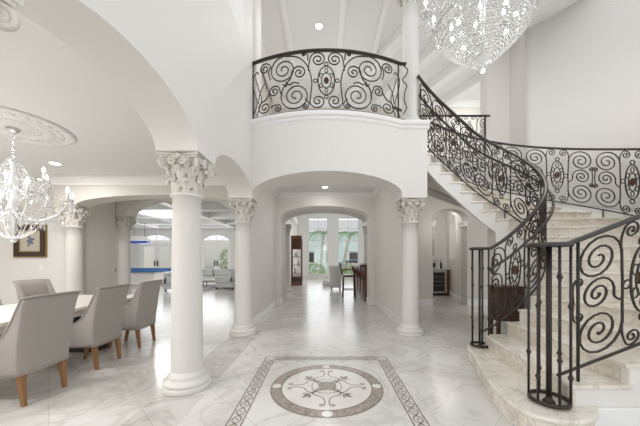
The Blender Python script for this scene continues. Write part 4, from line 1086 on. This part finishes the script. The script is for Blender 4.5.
shrub('low pale green shrub outside the left far window', (-.7,22.2,0), .8, 1.2, 'leaf_pale')
shrub('low leafy shrub outside the left far window, nearer the middle', (.9,24.4,0), .6, 1.0, 'leaf')
shrub('leafy shrub outside the right far window', (2.3,22.6,0), .7, 1.1, 'leaf_pale')
shrub('green shrub outside the left arched living room door', (-10.2,19.9,0), .7, 2.6, 'leaf', 220)
shrub('mixed shrub outside the right arched living room door', (-6.9,20.0,0), .7, 2.4, 'leaf_pale', 200)
def palm(label, loc, h, lean):
    p = thing('palm_tree', label, 'palm tree', loc, 0, 'palms outside the far windows')
    P = [(lean*(t**2), 0, h*t-.05) for t in [i/8 for i in range(9)]]
    link('trunk', MB().tube(P, [.16-.05*i/8 for i in range(9)], 8), M['bark'], p)
    for i in range(11):
        a = 2*PI*i/11; mb = MB(); d = Vector((math.cos(a),math.sin(a),0)); top = Vector(P[-1])
        sp = [top+d*(1.5*t)+Vector((0,0,.55*math.sin(PI*t*.8)-.9*t*t)) for t in [k/10 for k in range(11)]]
        for k in range(1,11):
            s = Vector((-d.y,d.x,0))
            for q in (-1,1):
                e = sp[k]+s*q*.38*math.sin(PI*k/11)+Vector((0,0,-.16))+d*.15; mb.add([sp[k],sp[k]+d*.06,e], [(0,1,2)])
        mb.tube(sp, .012, 4); link('frond', mb, M['leaf'], p)
palm('tall palm tree outside the left far window', (-.3,26,0), 3.9, .3)
palm('leaning palm tree outside the right far window', (1.7,24,0), 3.6, .6)
hs = thing('neighbour_house', 'pale blue-grey house across the street beyond the far windows', 'house', (1,38,0))
link('walls', MB().box(-9,9,-2,3,-.05,5.0), M['house_blue'], hs); link('roof', MB().add([(-9.6,-2.6,5),(9.6,-2.6,5),(9.6,3.6,5),(-9.6,3.6,5),(-8,.5,7),(8,.5,7)], [(0,3,2,1),(0,1,5,4),(1,2,5),(2,3,4,5),(3,0,4)]), M['roof'], hs)
for x in (-6,-3,0,3,6):
    f = link('window', MB().box(x-.8,x+.8,-2.06,-2.0,1,2.6), M['trim'], hs); link('pane', MB().box(x-.68,x+.68,-2.08,-2.062,1.12,2.48), M['dark_glass'], f)
cr = thing('parked_car', 'blue car parked outside the right far window', 'car', (2.9,30,0))
prof = [(-2.1,.3),(-2.15,.75),(-1.9,.9),(-1.2,.95),(-.7,1.42),(.6,1.45),(1.2,1.0),(2.0,.9),(2.15,.7),(2.1,.3)]
mb = MB(); n = len(prof); mb.add([(x,-.85,z) for x,z in prof]+[(x,.85,z) for x,z in prof], [tuple(range(n)), tuple(range(n,2*n))[::-1]]+[(i,n+i,n+(i+1) % n,(i+1) % n) for i in range(n)])
link('body', mb, M['car'], cr, bevel=.06)
link('side_window', MB().add([(-1.05,-.86,.98),(1.05,-.86,1.0),(.55,-.86,1.38),(-.65,-.86,1.36)], [(0,1,2,3)]), M['dark_glass'], cr)
for x in (-1.35,1.35):
    for y in (-.82,.82): link('wheel', MB().tube([(x,y-.1,.3),(x,y+.1,.3)], .34, 18), M['tyre'], cr)

# ------------------------------------------------------------------ daylight and added fill lights
def area(name, loc, rot, sx, sy, e, c=(1,1,1)):
    l = bpy.data.lights.new(name, 'AREA'); l.shape = 'RECTANGLE'; l.size = sx; l.size_y = sy; l.energy = e; l.color = c
    o = bpy.data.objects.new(name, l); COL.objects.link(o); o.location = loc; o.rotation_euler = rot; return o
area('far_window_daylight', (.6,19.8,2.5), (-PI/2,0,0), 3.6, 4, 60, (.95,.98,1))
area('door_daylight', (-8.9,17.9,1.6), (-PI/2,0,0), 6, 2.6, 110, (.97,.99,1))
area('entrance_fill', (1.6,-2.9,2.6), (PI/2,0,0), 6, 4.5, 22, (1,.995,.985))  # unseen panel behind the camera, added to brighten stair and walls
[area('dining_fill', (x,y,3.05), (0,0,0), .6, .6, 42, (1,.995,.985)) for x, y in ((-3.5,1.0),(-5.6,.8),(-7.4,1.2),(-4.6,2.4))]  # unseen panels without fixtures, added to lift the dining room light
point('stairwell_fill', (3.5,4.3,4.0), 30, .35, (1,.99,.97)); point('passage_fill', (.03,6.9,2.9), 6, .3, (1,.98,.95)); point('upper_hall_fill', (.2,7.6,5.2), 13, .3, (1,.98,.95)); point('landing_fill', (3.0,8.4,5.0), 10, .3, (1,.98,.95))  # points without fixtures, added to brighten stair wall, passage, upper hall and landing
point('lobby_fill', (4.0,10.2,2.9), 14, .2, (1,.98,.95)); area('far_room_fill', (.6,14.5,5.5), (0,0,0), 4, 6, 60); point('living_fill', (-7,12,3.2), 100, .4, (1,.99,.97)); point('stair_hall_fill', (3.4,7.6,2.4), 9, .2)  # fixtureless points and a ceiling panel, added to brighten these back rooms
